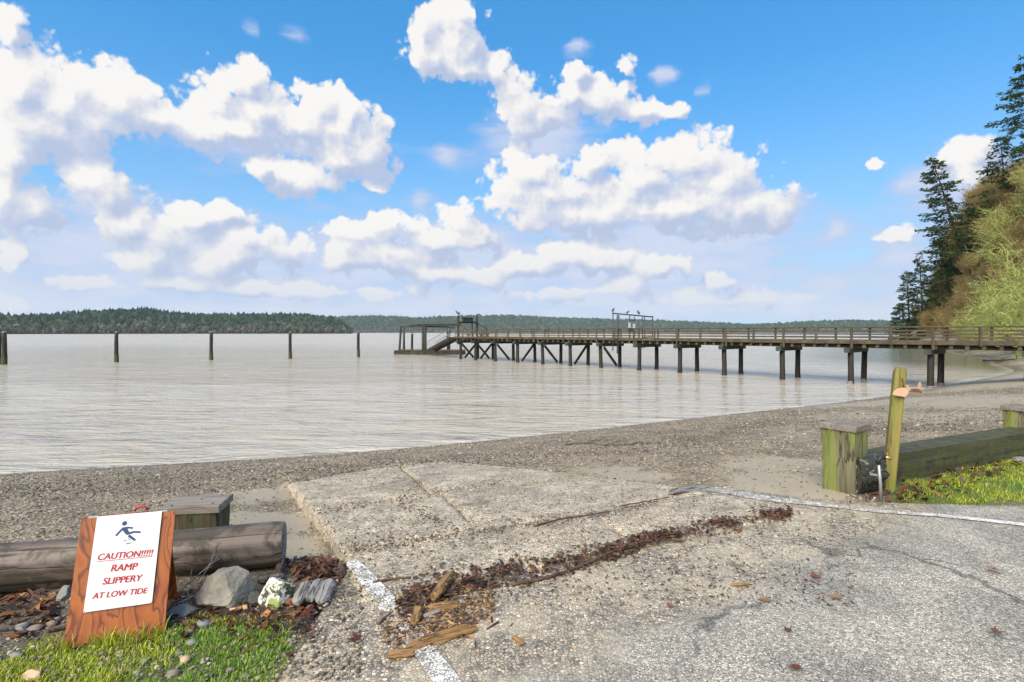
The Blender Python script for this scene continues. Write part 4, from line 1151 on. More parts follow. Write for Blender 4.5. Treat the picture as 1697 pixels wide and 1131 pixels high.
rock('stone', 'flat blue grey stone near the foot of the sandwich board', 303, 1018, (0.17, 0.10, 0.07), M['slate'], 5.2, 0.5)
rock('stone', 'dark slate stone under the log just left of the sandwich board', 108, 992, (0.11, 0.09, 0.10), M['slate'], 9.2, 0.8)
rock('stone', 'rounded tan pebble in front of the mossy rock', 384, 1016, (0.075, 0.05, 0.04), M['tan'], 2.1)
rock('stone', 'black charred stone wedged between the two rocks', 424, 1003, (0.10, 0.08, 0.10), M['blackrub'], 6.4)
rock('stone', 'large tan cobble in the grass at the lower left corner', 55, 1122, (0.11, 0.08, 0.05), M['tan'], 4.4)
rock('stone', 'pale cobble among the leaves at the left edge below the log', 35, 1046, (0.065, 0.05, 0.045), M['drift'], 8.1)
rock('stone', 'round grey stone in leaves at the upper corner of the right grass', 1688, 764, (0.16, 0.12, 0.10), M['slate'], 8.8)
# group of small loose stones in the turf and leaves
sp_i = 0
while sp_i < 20:
    x = random.uniform(-20, 470); y = random.uniform(1000, 1128)
    if 95 < x < 285 and y < 1082: continue
    p = on(x, y); sp_i += 1
    v, f = ICO1; s_ = random.uniform(0.016, 0.036)
    V = [(q[0] * s_ * 1.3 * (1 + .3 * mnoise.noise(Vector(q) * 2 + Vector((sp_i, 0, 0)))), q[1] * s_, q[2] * s_ * .55) for q in v]
    hue, sm_ = random.choice([('blue grey', M['slate']), ('pale', M['drift']), ('tan', M['tan']), ('mauve', M['cap'])])
    o = MB().raw(V, f).build('loose_stone', sm_, smooth_=True)
    o.location = p + Vector((0, 0, s_ * .3)); o.rotation_euler = (0, 0, random.random() * 6)
    where = 'in the soil left of the sandwich board' if x < 100 else ('in the turf below the sandwich board' if x < 290 and y > 1082 else ('in the turf near the bottom edge' if y > 1070 else ('among leaves below the mossy rock' if x < 410 else 'among leaves below the white lichened rock')))
    tag(o, ('larger ' if s_ > .028 else 'small ') + hue + ' loose stone ' + where, 'stone', 'small loose stones around the sandwich board')

def chunk(name, label, pa_, pb_, w, th, mat, seed, cat='driftwood', n=12, lift=0.0, split=0):
    """a rough length of wood between two points of the ground shown by the photograph"""
    a = on(*pa_); b = on(*pb_); L = (b - a).length
    t = thing(name, label, cat, a); t.rotation_euler = frame_of(b - a).to_euler()
    def piece(y0, y1, L0, L1, nm, k):
        mb = MB(); v = []; S = 9
        for i in range(n + 1):
            u = i / n; x = L0 + (L1 - L0) * u; end = 1 - 0.55 * (abs(2 * u - 1) ** 6)
            for j in range(S):
                an = 2 * math.pi * j / S; cy_, cz_ = math.cos(an), math.sin(an)
                kk_ = end * (1 + (.35 if not split else .22) * mnoise.noise((x * 9 / max(L, .2), cy_ * 2 + seed + k, cz_ * 2)) + .22 * mnoise.noise((x * 2, cy_ * 6 + seed, cz_ * 6 + k)))
                v.append((x + (.02 if not split else .008) * L * mnoise.noise((u * 9, cy_ * 3, seed + k + cz_)), (y0 + y1) / 2 + (y1 - y0) / 2 * cy_ * kk_ + (.18 if not split else .03) * w * mnoise.noise((u * 3, seed, k)), th / 2 + lift + th / 2 * cz_ * kk_))
        f = [(i * S + j, i * S + (j + 1) % S, (i + 1) * S + (j + 1) % S, (i + 1) * S + j) for i in range(n) for j in range(S)]
        mb.raw(v, np.array(f)); mb.ng.append(list(range(S))[::-1]); mb.ng.append([n * S + q for q in range(S)])
        return mb.build(nm, mat, t)
    if not split: piece(-w / 2, w / 2, 0, L, 'wood', 0)
    for q in range(split):
        y0 = -w / 2 + w * q / split
        piece(y0 - .25 * w / split, y0 + w / split * random.uniform(1.0, 1.3), L * random.uniform(0, .18), L * random.uniform(.82, 1.0), 'splinter', q * 3.3)
    return t
chunk('driftwood', 'split chunk of grey driftwood next to the white lichened rock', (508, 1020), (530, 972), 0.19, 0.05, M['drift'], 2.0, split=3, lift=0.03)
chunk('driftwood', 'flat grey driftwood board lying across the far right corner of the ramp', (1112, 826), (1174, 806), 0.13, 0.05, M['drift'], 5.0)
chunk('driftwood', 'knobbly upright lump of rotten brown wood in the leaf drift', (718, 1004), (748, 966), 0.065, 0.06, M['rotten'], 7.0, cat='rotten wood')
chunk('driftwood', 'short stub of yellow brown rotten wood below the knobbly lump', (686, 1044), (696, 1018), 0.055, 0.05, M['rotten'], 9.0, cat='rotten wood')
chunk('driftwood', 'long yellow splintered slab of rotten wood across the white line', (668, 1082), (790, 1046), 0.065, 0.030, M['rotten'], 11.0, cat='rotten wood', split=5)
chunk('driftwood', 'thin brown splinter nearest the camera on the white line', (640, 1093), (690, 1088), 0.05, 0.02, M['rotten'], 12.0, cat='rotten wood', split=2)
chunk('driftwood', 'small grey sliver beside the rotten stub', (702, 1030), (730, 1019), 0.032, 0.025, M['drift'], 13.0)
chunk('driftwood', 'golden splintered strip just right of the rotten stub', (706, 1018), (760, 1008), 0.06, 0.03, M['rotten'], 15.0, cat='rotten wood', split=3)
chunk('driftwood', 'tan bark chip alone on the pebbly pavement at centre', (850, 1062), (868, 1074), 0.035, 0.02, M['rotten'], 14.0, cat='bark')
chunk('driftwood', 'dark rounded stub of wood standing at the sawn end of the log', (461, 962), (464, 938), 0.05, 0.06, M['stick'], 16.0)
chunk('driftwood', 'low weathered plank half buried under the end of the log', (425, 968), (470, 958), 0.09, 0.05, M['log'], 17.0)
chunk('driftwood', 'short brown stick chip right of centre on the pavement', (1212, 975), (1243, 973), 0.025, 0.015, M['rotten'], 18.0, cat='bark')

def stick(label, pts, r, mat, forks=(), lift=0.0, name='stick', cat='stick'):
    P = [on(*p) for p in pts]; o = P[0].copy()
    t = thing(name, label, cat, o)
    def line(Q, r0, nm, k):
        C = catmull([tuple(q) for q in Q], 8)
        C = C + np.array([[.006 * mnoise.noise((i * .6, k, j)) for j in range(3)] for i in range(len(C))])
        C[:, 2] += r0 * 0.9 + lift
        MB().tube(C - np.array(o), np.linspace(r0, r0 * .45, len(C)), 6, jitter=.2, seed=int(k)).build(nm, mat, t, smooth_=True)
    line(P, r, 'stem', 1)
    for k, fk in enumerate(forks): line([on(*p) for p in fk], r * .55, 'twig', k + 3)
    return t
stick('long dark stick running along the near side of the leaf drift', [(848, 975), (900, 965), (960, 945), (1030, 918), (1080, 905), (1130, 902)], 0.012, M['stick'], [[(1030, 918), (1060, 907), (1075, 903)]])
stick('short pale tipped stick at the left end of the leaf drift', [(618, 976), (650, 970), (682, 967)], 0.010, M['stick'])
stick('thin bent stick crossing the white line towards the rotten wood', [(626, 1040), (660, 1012), (690, 990), (720, 985)], 0.008, M['stick'])
stick('forked bare branch stranded on the gravel beach beyond the ramp', [(936, 740), (970, 737), (1000, 741), (1040, 739), (1066, 735)], 0.014, M['stick'], [[(970, 737), (985, 733), (1000, 731)], [(1000, 741), (1020, 735), (1030, 733)]], 0.02, 'branch', 'branch')
stick('straight stick lying along the second ramp joint', [(885, 880), (930, 868), (970, 862), (1010, 855)], 0.009, M['stick'])
stick('dark stick near the driftwood board on the ramp', [(1030, 845), (1070, 838), (1110, 830)], 0.007, M['stick'])
stick('pale twig lying in the turf below the white rock', [(420, 1020), (460, 1022), (510, 1020)], 0.006, M['rotten'])
stick('fallen branch washed up on the sand under the landward end of the pier', [(1630, 600), (1655, 601), (1680, 599), (1720, 598)], 0.10, M['stick'], [[(1655, 601), (1665, 596), (1675, 594)]], 0.1, 'branch', 'branch')
for k, (pts, lab) in enumerate((([(290, 985), (320, 960), (345, 940), (375, 930)], 'bare twig arching up against the log right of the sandwich board'),
                                ([(298, 1000), (330, 985), (352, 968)], 'low twig tangle beside the right edge of the sandwich board'),
                                ([(330, 965), (338, 945), (345, 918)], 'upright dry twig standing in front of the log'))):
    P = [on(*pts[0]) for q in pts]
    base = on(*pts[0]); d0 = base.y
    Q = [Vector(((x - 848.5) / 900 * d0, d0 + .05 * i, EYE - (y - 551) / 900 * d0)) for i, (x, y) in enumerate(pts)]
    Q[0] = base
    t = thing('twig', lab, 'twig', base)
    C = catmull([tuple(q - base) for q in Q], 6); MB().tube(C, np.linspace(.006, .002, len(C)), 5).build('stem', M['drift'], t, smooth_=True)
    for j in range(3):
        a = C[4 + 3 * j]; e = a + np.array([random.uniform(-.02, .08), random.uniform(-.03, .05), random.uniform(.02, .10)])
        MB().tube([a, (a + e) / 2 + np.array([0, 0, .01]), e], [.003, .0025, .0015], 4).build('side_twig', M['drift'], t)

# ------------------------------------------------------------------ leaves
LEAF_PAL = [(0.10, 0.06, 0.038), (0.13, 0.085, 0.058), (0.11, 0.042, 0.022), (0.07, 0.032, 0.02), (0.15, 0.05, 0.022), (0.18, 0.068, 0.028), (0.045, 0.024, 0.018), (0.12, 0.06, 0.04), (0.055, 0.035, 0.025), (0.24, 0.10, 0.035)]
def maple(size, curl, seed):
    g = random.Random(seed); out = []
    lobes = [(-2.5, .55), (-1.75, .5), (-1.15, .92), (-.62, .48), (0, 1.0), (.62, .48), (1.15, .92), (1.75, .5), (2.5, .55)]
    for a, r in lobes:
        r *= size * (1 + .15 * (g.random() - .5)); out.append((math.sin(a) * r, math.cos(a) * r))
        am = a + .28; rm = size * .42; out.append((math.sin(am) * rm, math.cos(am) * rm))
    v = [(0, 0, .004)] + [(x, y, .006 + curl * (x * x + y * y) / size * (1 + .8 * (g.random() - .5))) for x, y in out]
    n = len(out); f = [(0, 1 + (k + 1) % n, 1 + k) for k in range(n)]
    return v, f
LEAVES = [((590, 1066), .055, (0.10, .03, .018), 'dark brown maple leaf on the pavement left of the white line'), ((1352, 961), .06, (.26, .10, .06), 'reddish maple leaf flat on the pavement right of centre'),
 ((1386, 996), .065, (.36, .22, .12), 'pale tan maple leaf on the seam between stony and smooth pavement'), ((1646, 953), .075, (.40, .21, .13), 'large pinkish tan maple leaf on the smooth pavement at the right'),
 ((1320, 1114), .045, (.16, .06, .03), 'small brown leaf at the bottom edge of the smooth pavement'), ((1650, 1059), .05, (.17, .08, .045), 'brown curled leaf at the lower right of the pavement'),
 ((505, 1022), .07, (.16, .04, .018), 'curled red brown maple leaf below the split driftwood chunk'), ((512, 1010), .06, (.22, .07, .025), 'orange brown leaf touching the split driftwood chunk'),
 ((1110, 1010), .04, (.28, .13, .06), 'little orange leaf in the middle of the pavement'), ((1306, 1052), .04, (.14, .06, .04), 'small dark leaf near the crack in the smooth pavement'),
 ((245, 1062), .05, (.30, .12, .03), 'orange leaf in the turf at the foot of the sandwich board'), ((300, 1010), .075, (.36, .17, .08), 'large pale orange leaf beside the sandwich board'),
 ((1500, 868), .035, (.17, .07, .03), 'small brown leaf just below the white line at the right'), ((1505, 812), .055, (.15, .06, .03), 'brown maple leaf at the foot of the leaning stake'),
 ((1560, 780), .085, (.20, .07, .03), 'brown maple leaf in the grass against the edging timber'), ((1598, 772), .09, (.25, .08, .03), 'russet maple leaf in the grass right of the brown one'),
 ((1655, 752), .10, (.30, .11, .04), 'big orange maple leaf under the far end of the edging timber'), ((1690, 758), .10, (.17, .06, .03), 'dark maple leaf at the right edge of the grass'),
 ((1612, 790), .07, (.18, .09, .05), 'dull leaf alone in the middle of the right grass'), ((25, 1055), .06, (.33, .13, .03), 'bright orange leaf at the left edge of the photo'),
 ((1270, 1000), .05, (.34, .20, .10), 'faded tan leaf left of the pale maple leaf')]
for k, ((px, py), s_, c, lab) in enumerate(LEAVES):
    v, f = maple(s_, random.uniform(.1, .5), k)
    o = MB().raw(v, f, c).build('maple_leaf', M['leaf'], tint=True, smooth_=False)
    p = on(px, py); o.location = p + Vector((0, 0, .004 if px < 1400 and py > 850 else .02)); o.rotation_euler = (random.uniform(-.12, .12), random.uniform(-.12, .12), random.random() * 6.28)
    tag(o, lab, 'leaf', 'single fallen leaves')
LPROTO = (np.array([(0, -1, 0), (.55, -.25, .16), (.42, .45, .22), (0, 1, .10), (-.45, .4, .12), (-.6, -.3, .26), (0, 0, 0)], float), np.array([(6, 0, 1), (6, 1, 2), (6, 2, 3), (6, 3, 4), (6, 4, 5), (6, 5, 0)]))
def along_px(pts, n, half, power=1.0):
    P = np.array(pts, float); L = np.concatenate([[0], np.cumsum(np.linalg.norm(np.diff(P[:, :2], axis=0), axis=1))])
    q = rng.random(n) * L[-1]; x = np.interp(q, L, P[:, 0]); y = np.interp(q, L, P[:, 1]); w = np.interp(q, L, P[:, 2]) if P.shape[1] > 2 else half
    return x, y + rng.normal(0, 1, n) * w
def ground_points(xs, ys):
    X, Y = [], []
    k = (np.asarray(ys) - 551) / 900; ux = (np.asarray(xs) - 848.5) / 900
    d = np.full(len(k), 5.0)
    for _ in range(40):
        h = base_height(ux * d, d); d = 0.5 * d + 0.5 * np.clip((EYE - h) / k, 1.2, 60)
    return ux * d, d
def litter(name, label, xs, ys, smin, smax, pal, up, tilt=.7, mat='leaf', proto=LPROTO, flat=1.0, kind='stuff', cat='litter'):
    X, Y = ground_points(xs, ys); n = len(X)
    Z = surf(X, Y) + rng.random(n) ** 1.5 * up + .004
    s_ = smin + (smax - smin) * rng.random(n)
    mb = MB(); scatter(mb, proto, np.stack([X, Y, Z], -1), np.stack([s_ * (.6 + .6 * rng.random(n)), s_, s_ * flat], -1), pick(pal, n, .45), tilt, .25)
    return tag(mb.build(name, M[mat], kind=kind, tint=True), label, cat)
xs, ys = along_px([(655, 1015, 10), (700, 992, 12), (770, 970, 11), (850, 957, 9), (950, 938, 9), (1050, 908, 7), (1110, 892, 5), (1200, 876, 7), (1270, 862, 5), (1312, 857, 4)], 4400, 8)
keep_ = rng.random(len(xs)) < np.clip((VN.fbm(xs / 38, ys / 13, 4) - .33) * 3.4, .16, 1)
litter('leaf_drift', 'long drift of wet brown leaves across the ramp', xs[keep_], ys[keep_], .010, .025, LEAF_PAL + [(.14, .10, .07), (.09, .06, .04), (.17, .11, .07)], .014, .5)
xs = rng.normal(522, 26, 700); ys = 938 + (xs - 522) * .15 + rng.normal(0, 14, 700); k = (xs < 575 - (955 - ys) * .5) & (xs > 468); 
litter('leaf_pile', 'heap of red brown leaves between the log end and the ramp edge', xs[k], ys[k], .012, .028, LEAF_PAL, .03)
xs = rng.uniform(-150, 520, 900); ys = rng.normal(1012, 22, 900) + np.where(xs > 380, 12, 0); k = (ys > 975) & ~((xs > 100) & (xs < 285) & (ys < 1070))
litter('leaf_litter', 'scattered brown and orange leaves on the soil in front of the log', xs[k], ys[k], .014, .038, LEAF_PAL + [(.36, .15, .04)], .02)
xs = rng.uniform(1440, 1720, 260); ys = 845 - (xs - 1440) * .36 + rng.normal(0, 12, 260); k = ys < 835
litter('leaf_litter', 'brown leaves caught along the edging timber in the right grass', xs[k], ys[k], .018, .05, LEAF_PAL, .05)
# dark wrack and bark crumbs: along the ramp joints, over the slabs, in lines on the beach
CR = (np.array([(-1, -.3, 0), (1, -.2, 0), (.8, .35, 0), (-.7, .3, 0), (0, 0, .5)], float), np.array([(0, 1, 4), (1, 2, 4), (2, 3, 4), (3, 0, 4)]))
DEB = [(.05, .032, .022), (.085, .05, .032), (.035, .026, .02), (.12, .08, .05), (.10, .045, .025)]
xs1, ys1 = along_px([(512, 856, 4), (600, 842, 4), (700, 826, 4), (770, 815, 3), (850, 803, 3)], 420, 3)
xs2, ys2 = along_px([(575, 920, 5), (640, 910, 5), (740, 895, 5), (830, 882, 4), (900, 873, 6), (1000, 858, 4), (1090, 838, 3)], 700, 3)
xs3, ys3 = along_px([(500, 790, 8), (600, 792, 10), (700, 800, 10), (660, 840, 6), (760, 885, 5)], 700, 6)
xs4 = rng.uniform(500, 1420, 2600); ys4 = rng.uniform(775, 1010, 2600)
xs5, ys5 = along_px([(640, 1060, 14), (700, 1040, 18), (760, 1030, 14), (820, 1000, 14), (700, 1000, 20)], 650, 14)
litter('wrack', 'dark bark crumbs and weed caught on the ramp slabs and in their joints', np.concatenate([xs1, xs2, xs3, xs4]), np.concatenate([ys1, ys2, ys3, ys4]), .004, .016, DEB, .008, .3, 'debris', CR)
litter('wood_crumbs', 'brown and golden crumbs of rotten wood around the splintered slab', xs5, ys5, .006, .022, [(.12, .06, .03), (.22, .12, .05), (.08, .042, .025), (.32, .20, .09), (.06, .035, .025)], .010, .3, 'debris', CR)
SPL = (np.array([(-1, -.10, 0), (.9, -.14, .02), (1, .05, .04), (.2, .16, .02), (-.9, .12, 0), (-.3, 0, .16), (.5, 0, .18)], float), np.array([(0, 1, 5), (1, 6, 5), (1, 2, 6), (2, 3, 6), (3, 5, 6), (3, 4, 5), (4, 0, 5)]))
xs6 = rng.normal(722, 42, 120); ys6 = 1036 + rng.normal(0, 20, 120)
litter('wood_splinters', 'loose splinters of brown and golden rotten wood over the white line', xs6, ys6, .014, .048, [(.15, .085, .04), (.26, .16, .075), (.09, .05, .028), (.34, .22, .10)], .012, .12, 'debris', SPL)
bx, by = [], []
for (pts, n) in (([(0, 815, 10), (200, 800, 12), (420, 790, 9), (520, 780, 7)], 1200), ([(520, 775, 6), (800, 765, 6), (1000, 750, 6), (1200, 720, 5), (1330, 690, 4), (1420, 672, 3), (1500, 660, 3)], 1800),
                 ([(1000, 735, 6), (1300, 700, 4), (1420, 700, 5), (1500, 695, 6), (1600, 685, 6), (1697, 670, 4)], 1500), ([(1420, 715, 6), (1550, 705, 6), (1697, 690, 5)], 900)):
    a, b = along_px(pts, n, 6); bx.append(a); by.append(b)
litter('wrack', 'wavy lines of dark seaweed and bark stranded on the gravel beach', np.concatenate(bx), np.concatenate(by), .006, .026, [(.055, .042, .032), (.085, .062, .045), (.04, .032, .026), (.07, .04, .03)], .01, .3, 'debris', CR)
a = rng.uniform(1420, 1560, 500); b = 700 - (a - 1420) * .02 + rng.normal(0, 12, 500)

# ------------------------------------------------------------------ beach stones as real stones
PP, SS = [], []
def rand_beach(n, x0, x1, y0, y1, s0, s1, cond):
    x = rng.uniform(x0, x1, n); y = rng.uniform(y0, y1, n)
    D = shore_dist(x, y); s, w = to_sw(x, y)
    ok = cond(x, y, D, s, w) & (D > -0.5) & ~in_pave(s, w) & ~(in_ramp(s, w) & (s < s_far(w) + .1)) & (np.abs(x) < 1.02 * y + .5)
    sd = np.zeros(n)
    for px, py, r, k in SANDS:
        p = at(px, py); sd = np.maximum(sd, k * np.exp(-((x - p.x) ** 2 + (y - p.y) ** 2) / (r * r)))
    ok &= rng.random(n) > sd * 1.1
    ok &= rng.random(n) < 0.35 + 0.9 * VN.fbm(x * .8, y * .8)
    x, y = x[ok], y[ok]; z = ground_z(x, y)
    sz = s0 + (s1 - s0) * rng.random(len(x)) ** 2.2
    PP.append(np.stack([x, y, z], -1)); SS.append(sz)
rand_beach(52000, -9.5, 5, 4.0, 9.5, .005, .021, lambda x, y, D, s, w: D < 9.2)
rand_beach(20000, -11, 9, 8.5, 17, .009, .028, lambda x, y, D, s, w: D < 8.5)
rand_beach(9000, 4, 22, 7.5, 26, .014, .042, lambda x, y, D, s, w: D < 9)
P_ = np.concatenate(PP); S_ = np.concatenate(SS); n = len(P_)
PPAL = [(.25, .22, .17), (.18, .16, .13), (.11, .10, .082), (.31, .275, .21), (.23, .19, .13), (.38, .34, .275), (.07, .062, .052), (.27, .22, .15)]
OCT = (ICO1[0], ICO1[1])
mb = MB(); scatter(mb, OCT, P_, np.stack([S_ * (1 + .5 * rng.random(n)), S_ * (.7 + .4 * rng.random(n)), S_ * (.4 + .3 * rng.random(n))], -1), pick(PPAL, n, .3), .3, .25)
tag(mb.build('beach_gravel', M['stones'], kind='stuff', smooth_=True, tint=True), 'grey and tan gravel stones over the tidal beach', 'gravel')
# stones in the soil before the log and beside the posts
xs = np.concatenate([rng.uniform(-80, 500, 900), rng.uniform(1400, 1480, 100), rng.uniform(450, 600, 500)]); ys = np.concatenate([rng.uniform(990, 1131, 900), rng.uniform(812, 835, 100), rng.uniform(960, 1131, 500)])
litter('soil_gravel', 'fine gravel showing through the soil and turf by the sandwich board', xs, ys, .005, .014, PPAL, .003, .2, 'stones', OCT, .6)

# ------------------------------------------------------------------ turf
def turf_blades(name, label, poly, n, h0, h1, bx):
    x = rng.uniform(bx[0], bx[1], n * 4); y = rng.uniform(bx[2], bx[3], n * 4)
    edge = .09 * (VN.fbm(x * 6, y * 6) - .5)
    ok = inside(poly, x + edge * 2, y - edge * 2) & (np.abs(x) < 1.05 * y + .3)
    dens = VN.fbm(x * 4.2 + 9, y * 4.2, 4) + 0.10
    ok &= rng.random(len(x)) < np.clip((dens - .42) * 4, 0.05, 1)
    x, y = x[ok][:n], y[ok][:n]; m = len(x); z = ground_z(x, y) - .004
    h = (h0 + (h1 - h0) * rng.random(m) ** 1.6) * (.55 + .9 * np.clip(VN2.fbm(x * 3, y * 3), .2, .9))
    a = rng.random(m) * 6.283; lean = h * (.25 + .9 * rng.random(m)); wd = .0016 + .0016 * rng.random(m)
    dx, dy = np.cos(a), np.sin(a); b = np.stack([x, y, z], -1)
    sd = np.stack([-dy * wd, dx * wd, 0 * wd], -1); up = np.array([0, 0, 1.0])
    d3 = np.stack([dx, dy, 0 * dx], -1)
    m1 = b + d3 * (lean * .35)[:, None] + up * (h * .6)[:, None]; tip = b + d3 * lean[:, None] + up * (h * .95)[:, None]
    V = np.stack([b - sd, b + sd, m1 + sd * .8, m1 - sd * .8, tip], 1).reshape(-1, 3)
    k = np.arange(m)[:, None] * 5
    mb = MB(); c = pick([(.42, .56, .016), (.52, .66, .025), (.32, .44, .016), (.60, .68, .06), (.20, .30, .02), (.48, .42, .14), (.30, .24, .10)], m, .3)
    dry = rng.random(m) < .05; c[dry] = (.42, .36, .16)
    cool = VN.fbm(x * 2.3 + 40, y * 2.3) > .58; c[cool] *= np.array([.6, .8, 1.0])
    mb.raw(V, np.concatenate([k + 0, k + 1, k + 2, k + 3], 1), np.repeat(c, 5, 0))
    mb.raw(np.zeros((0, 3)), []); tri = np.concatenate([k + 3, k + 2, k + 4], 1); mb.f[3].append(tri)
    return tag(mb.build(name, M['grass'], kind='stuff', tint=True), label, 'grass')
turf_blades('grass', 'bright yellow green grass in front of the sandwich board', TURF_L, 24000, .012, .036, (-3.2, -.9, 1.9, 3.3))
turf_blades('grass', 'bright grass between the edging timber and the white line', TURF_R, 38000, .018, .055, (3.3, 9.5, 4.4, 8.2))
# tufts against the foot of the board
x = rng.normal(0, 1, 900); q = rng.random(900) ** 1.0; bxy = np.array([BL_[:2]]) + q[:, None] * (np.array(BR_[:2]) - np.array(BL_[:2]))[None]
FOOT = [Vector((BL_.x - .05, BL_.y - .08, 0)), Vector((BR_.x + .05, BR_.y - .1, 0)), Vector((BR_.x + .03, BR_.y - .01, 0)), Vector((BL_.x - .03, BL_.y - .01, 0))]
turf_blades('grass', 'taller grass blades growing up against the foot of the sandwich board', FOOT, 1100, .05, .12, (-2.5, -1.6, 2.5, 3.0))
# ------------------------------------------------------------------ the pier
P0 = np.array([18.8, 30.2]); TD = np.array([-0.66, 0.751]); WD_ = np.array([0.751, 0.66])
def pp(t, w, z): q = P0 + t * TD + w * WD_; return Vector((q[0], q[1], z))
pier = thing('pier', 'long timber pier on paired piles with board railings, running out from the right', 'pier', pp(0, 0, 0))
RT = Matrix(((TD[0], WD_[0], 0), (TD[1], WD_[1], 0), (0, 0, 1)))       # X along the pier, Y across it (a mirrored pair is fine for boxes)
def pbeam(name, a, b, w, h, mat, parent=pier, bevel=0.012, label=None):
    m = MB(); beam(m, a, b, w, h, bevel); o = m.build(name, mat, parent, world=True)
    if label: o['label'] = label
    return o
def pile_mesh(h, r, seed):
    mb = MB(); n = 9
    z = np.linspace(0, h, n); pts = np.stack([.02 * np.sin(z * .9 + seed), .02 * np.cos(z * .7 + seed), z], -1)
    return mb.tube(pts, r * np.linspace(1.06, .94, n), 12, jitter=.07, seed=seed)
W0, W1 = 0.0, 2.3
T_START, T_END = -14.6, 37.4
BENTS = [-14.4, -10.8, -7.2, -3.6, 0.0, 3.66, 7.31, 10.65, 14.05, 17.6, 21.0, 24.3, 27.7, 30.9, 34.1, 36.8]
pile_protos = [pile_mesh(4.2, 0.155, s) for s in (1, 2, 3)]
pile_obj = None
for i, t in enumerate(BENTS):
    for w in (W0, W1):
        c = pp(t, w, 0); gz = min(float(base_height(np.array([c.x]), np.array([c.y]))[0]), WATER_Z - 1.2)
        o = pile_protos[(i + (w > 0)) % 3].build('pile', M['pile'], pier, smooth_=True)
        top = 0.475
        o.location = (c.x - pier.location.x, c.y - pier.location.y, top - 4.2)
        o.rotation_euler = (R(random.uniform(-1, 1)), R(random.uniform(-1, 1)), random.random() * 6)
        if i >= 2:                                    # tide band of barnacles and weed
            b = MB(); b.tube([(0, 0, 2.0), (0, 0, 2.35), (0, 0, 2.62)], [.168, .172, .163], 12, cap=False, jitter=.10, seed=i)
            bb = b.build('barnacle_band', M['drift'] if i < 5 else M['pile'], o, smooth_=True)
    pbeam('pile_cap', pp(t, W0 - .55, .605), pp(t, W1 + .40, .605), .30, .26, M['greencap'])
def brace(t, w_top, w_bot, side):
    pbeam('brace', pp(t + side, w_top, .42), pp(t + side, w_bot, -1.12), .09, .22, M['pile'])
for t, a, b in ((17.6, 0, 1.65), (21.0, 2.3, .75), (24.3, 0, 1.65), (27.7, 2.3, .75), (30.9, 0, 1.6), (34.1, 0, 1.6), (34.1, 2.3, .75), (36.8, 0, 1.6), (36.8, 2.3, .75)):
    brace(t, a, b, .2 if a else -.2)
# stringers, joists, deck
for w in (0.10, 1.15, 2.2):
    t = T_START
    while t < T_END:
        t2 = min(t + 7.2, T_END); pbeam('stringer', pp(t + .01, w, .80), pp(t2 - .01, w, .80), .14, .13, M['pierwood']); t = t2
ts = np.arange(T_START + .2, T_END, .62)
for t in ts: pbeam('joist', pp(t, -.30, .855 + random.uniform(-.012, .012)), pp(t, 2.60, .855), .15, .21, M['pierwood'], bevel=0)
dk = MB()
t = T_START
while t < T_END:
    beam(dk, pp(t + .07, -.33, .985 + random.uniform(-.004, .004)), pp(t + .07, 2.63, .985), .138, .045); t += .145
dko = dk.build('deck_planks', M['pierwood'], pier, world=True); dko['kind'] = 'stuff'
# railings: fascia, three rails, cap rail, posts
for side, w in ((-1, -.36), (1, 2.66)):
    t = T_START
    k = 0
    while t < T_END:
        t2 = min(t + 3.6, T_END)
        j = lambda: random.uniform(-.012, .012)
        pbeam('fascia_board', pp(t + .006, w, 1.07 + j()), pp(t2 - .006, w, 1.07 + j()), .05, .20, M['pierwood'])
        for z in (1.33, 1.50, 1.68): pbeam('rail', pp(t + .006, w, z + j()), pp(t2 - .006, w, z + j()), .045, .075, M['pierwood'], bevel=.006)
        pbeam('cap_rail', pp(t + .004, w + .02 * side, 1.875), pp(t2 - .004, w + .02 * side, 1.875), .17, .05, M['pierwood'], bevel=.008)
        t = t2
    n = 0
    tt_ = T_START
    while tt_ <= T_END + .01:
        z0 = .70 if n % 2 == 0 else .95
        pbeam('rail_post', pp(tt_, w + side * .075, z0), pp(tt_, w + side * .075, 1.845), .10, .10, M['pierpost'], bevel=.008)
        tt_ += 1.8; n += 1
# end rail across the head of the pier
for z in (1.33, 1.50, 1.68, 1.875): pbeam('rail', pp(T_END, .9, z), pp(T_END, 2.66, z), .05, .075, M['pierwood'])
# bench and lifebuoy box at the head
pbeam('bench_seat', pp(34.8, 2.2, 1.42), pp(36.2, 2.2, 1.42), .40, .06, M['pierwood']); pbeam('bench_leg', pp(35.0, 2.2, 1.0), pp(35.0, 2.2, 1.38), .3, .08, M['pierwood']); pbeam('bench_leg', pp(36.0, 2.2, 1.0), pp(36.0, 2.2, 1.38), .3, .08, M['pierwood'])

# gantry over the head of the pier that carries the gangway
gan = thing('gantry', 'timber gantry with a dark name board over the seaward end of the pier', 'gantry', pp(37.0, 0, 1.0))
def gb(name, a, b, w, h, mat, parent): m = MB(); beam(m, a, b, w, h, .008); return m.build(name, mat, parent, world=True)
gb('post', pp(37.1, -.05, .3), pp(37.1, -.05, 3.38), .22, .22, M['pile'], gan)
gb('post', pp(37.1, 2.45, .3), pp(37.1, 2.45, 3.38), .22, .22, M['pile'], gan)
gb('post', pp(36.9, 1.65, 1.0), pp(36.9, 1.65, 2.62), .14, .14, M['pile'], gan)
gb('crossbeam', pp(37.1, -.05, 2.66), pp(37.1, 2.45, 2.66), .14, .16, M['pile'], gan)
gb('brace', pp(37.1, -.05, 2.45), pp(36.2, .7, 1.75), .09, .12, M['pierwood'], gan)
gb('brace', pp(37.1, 2.45, 2.62), pp(36.2, 3.35, 1.85), .09, .10, M['pile'], gan)
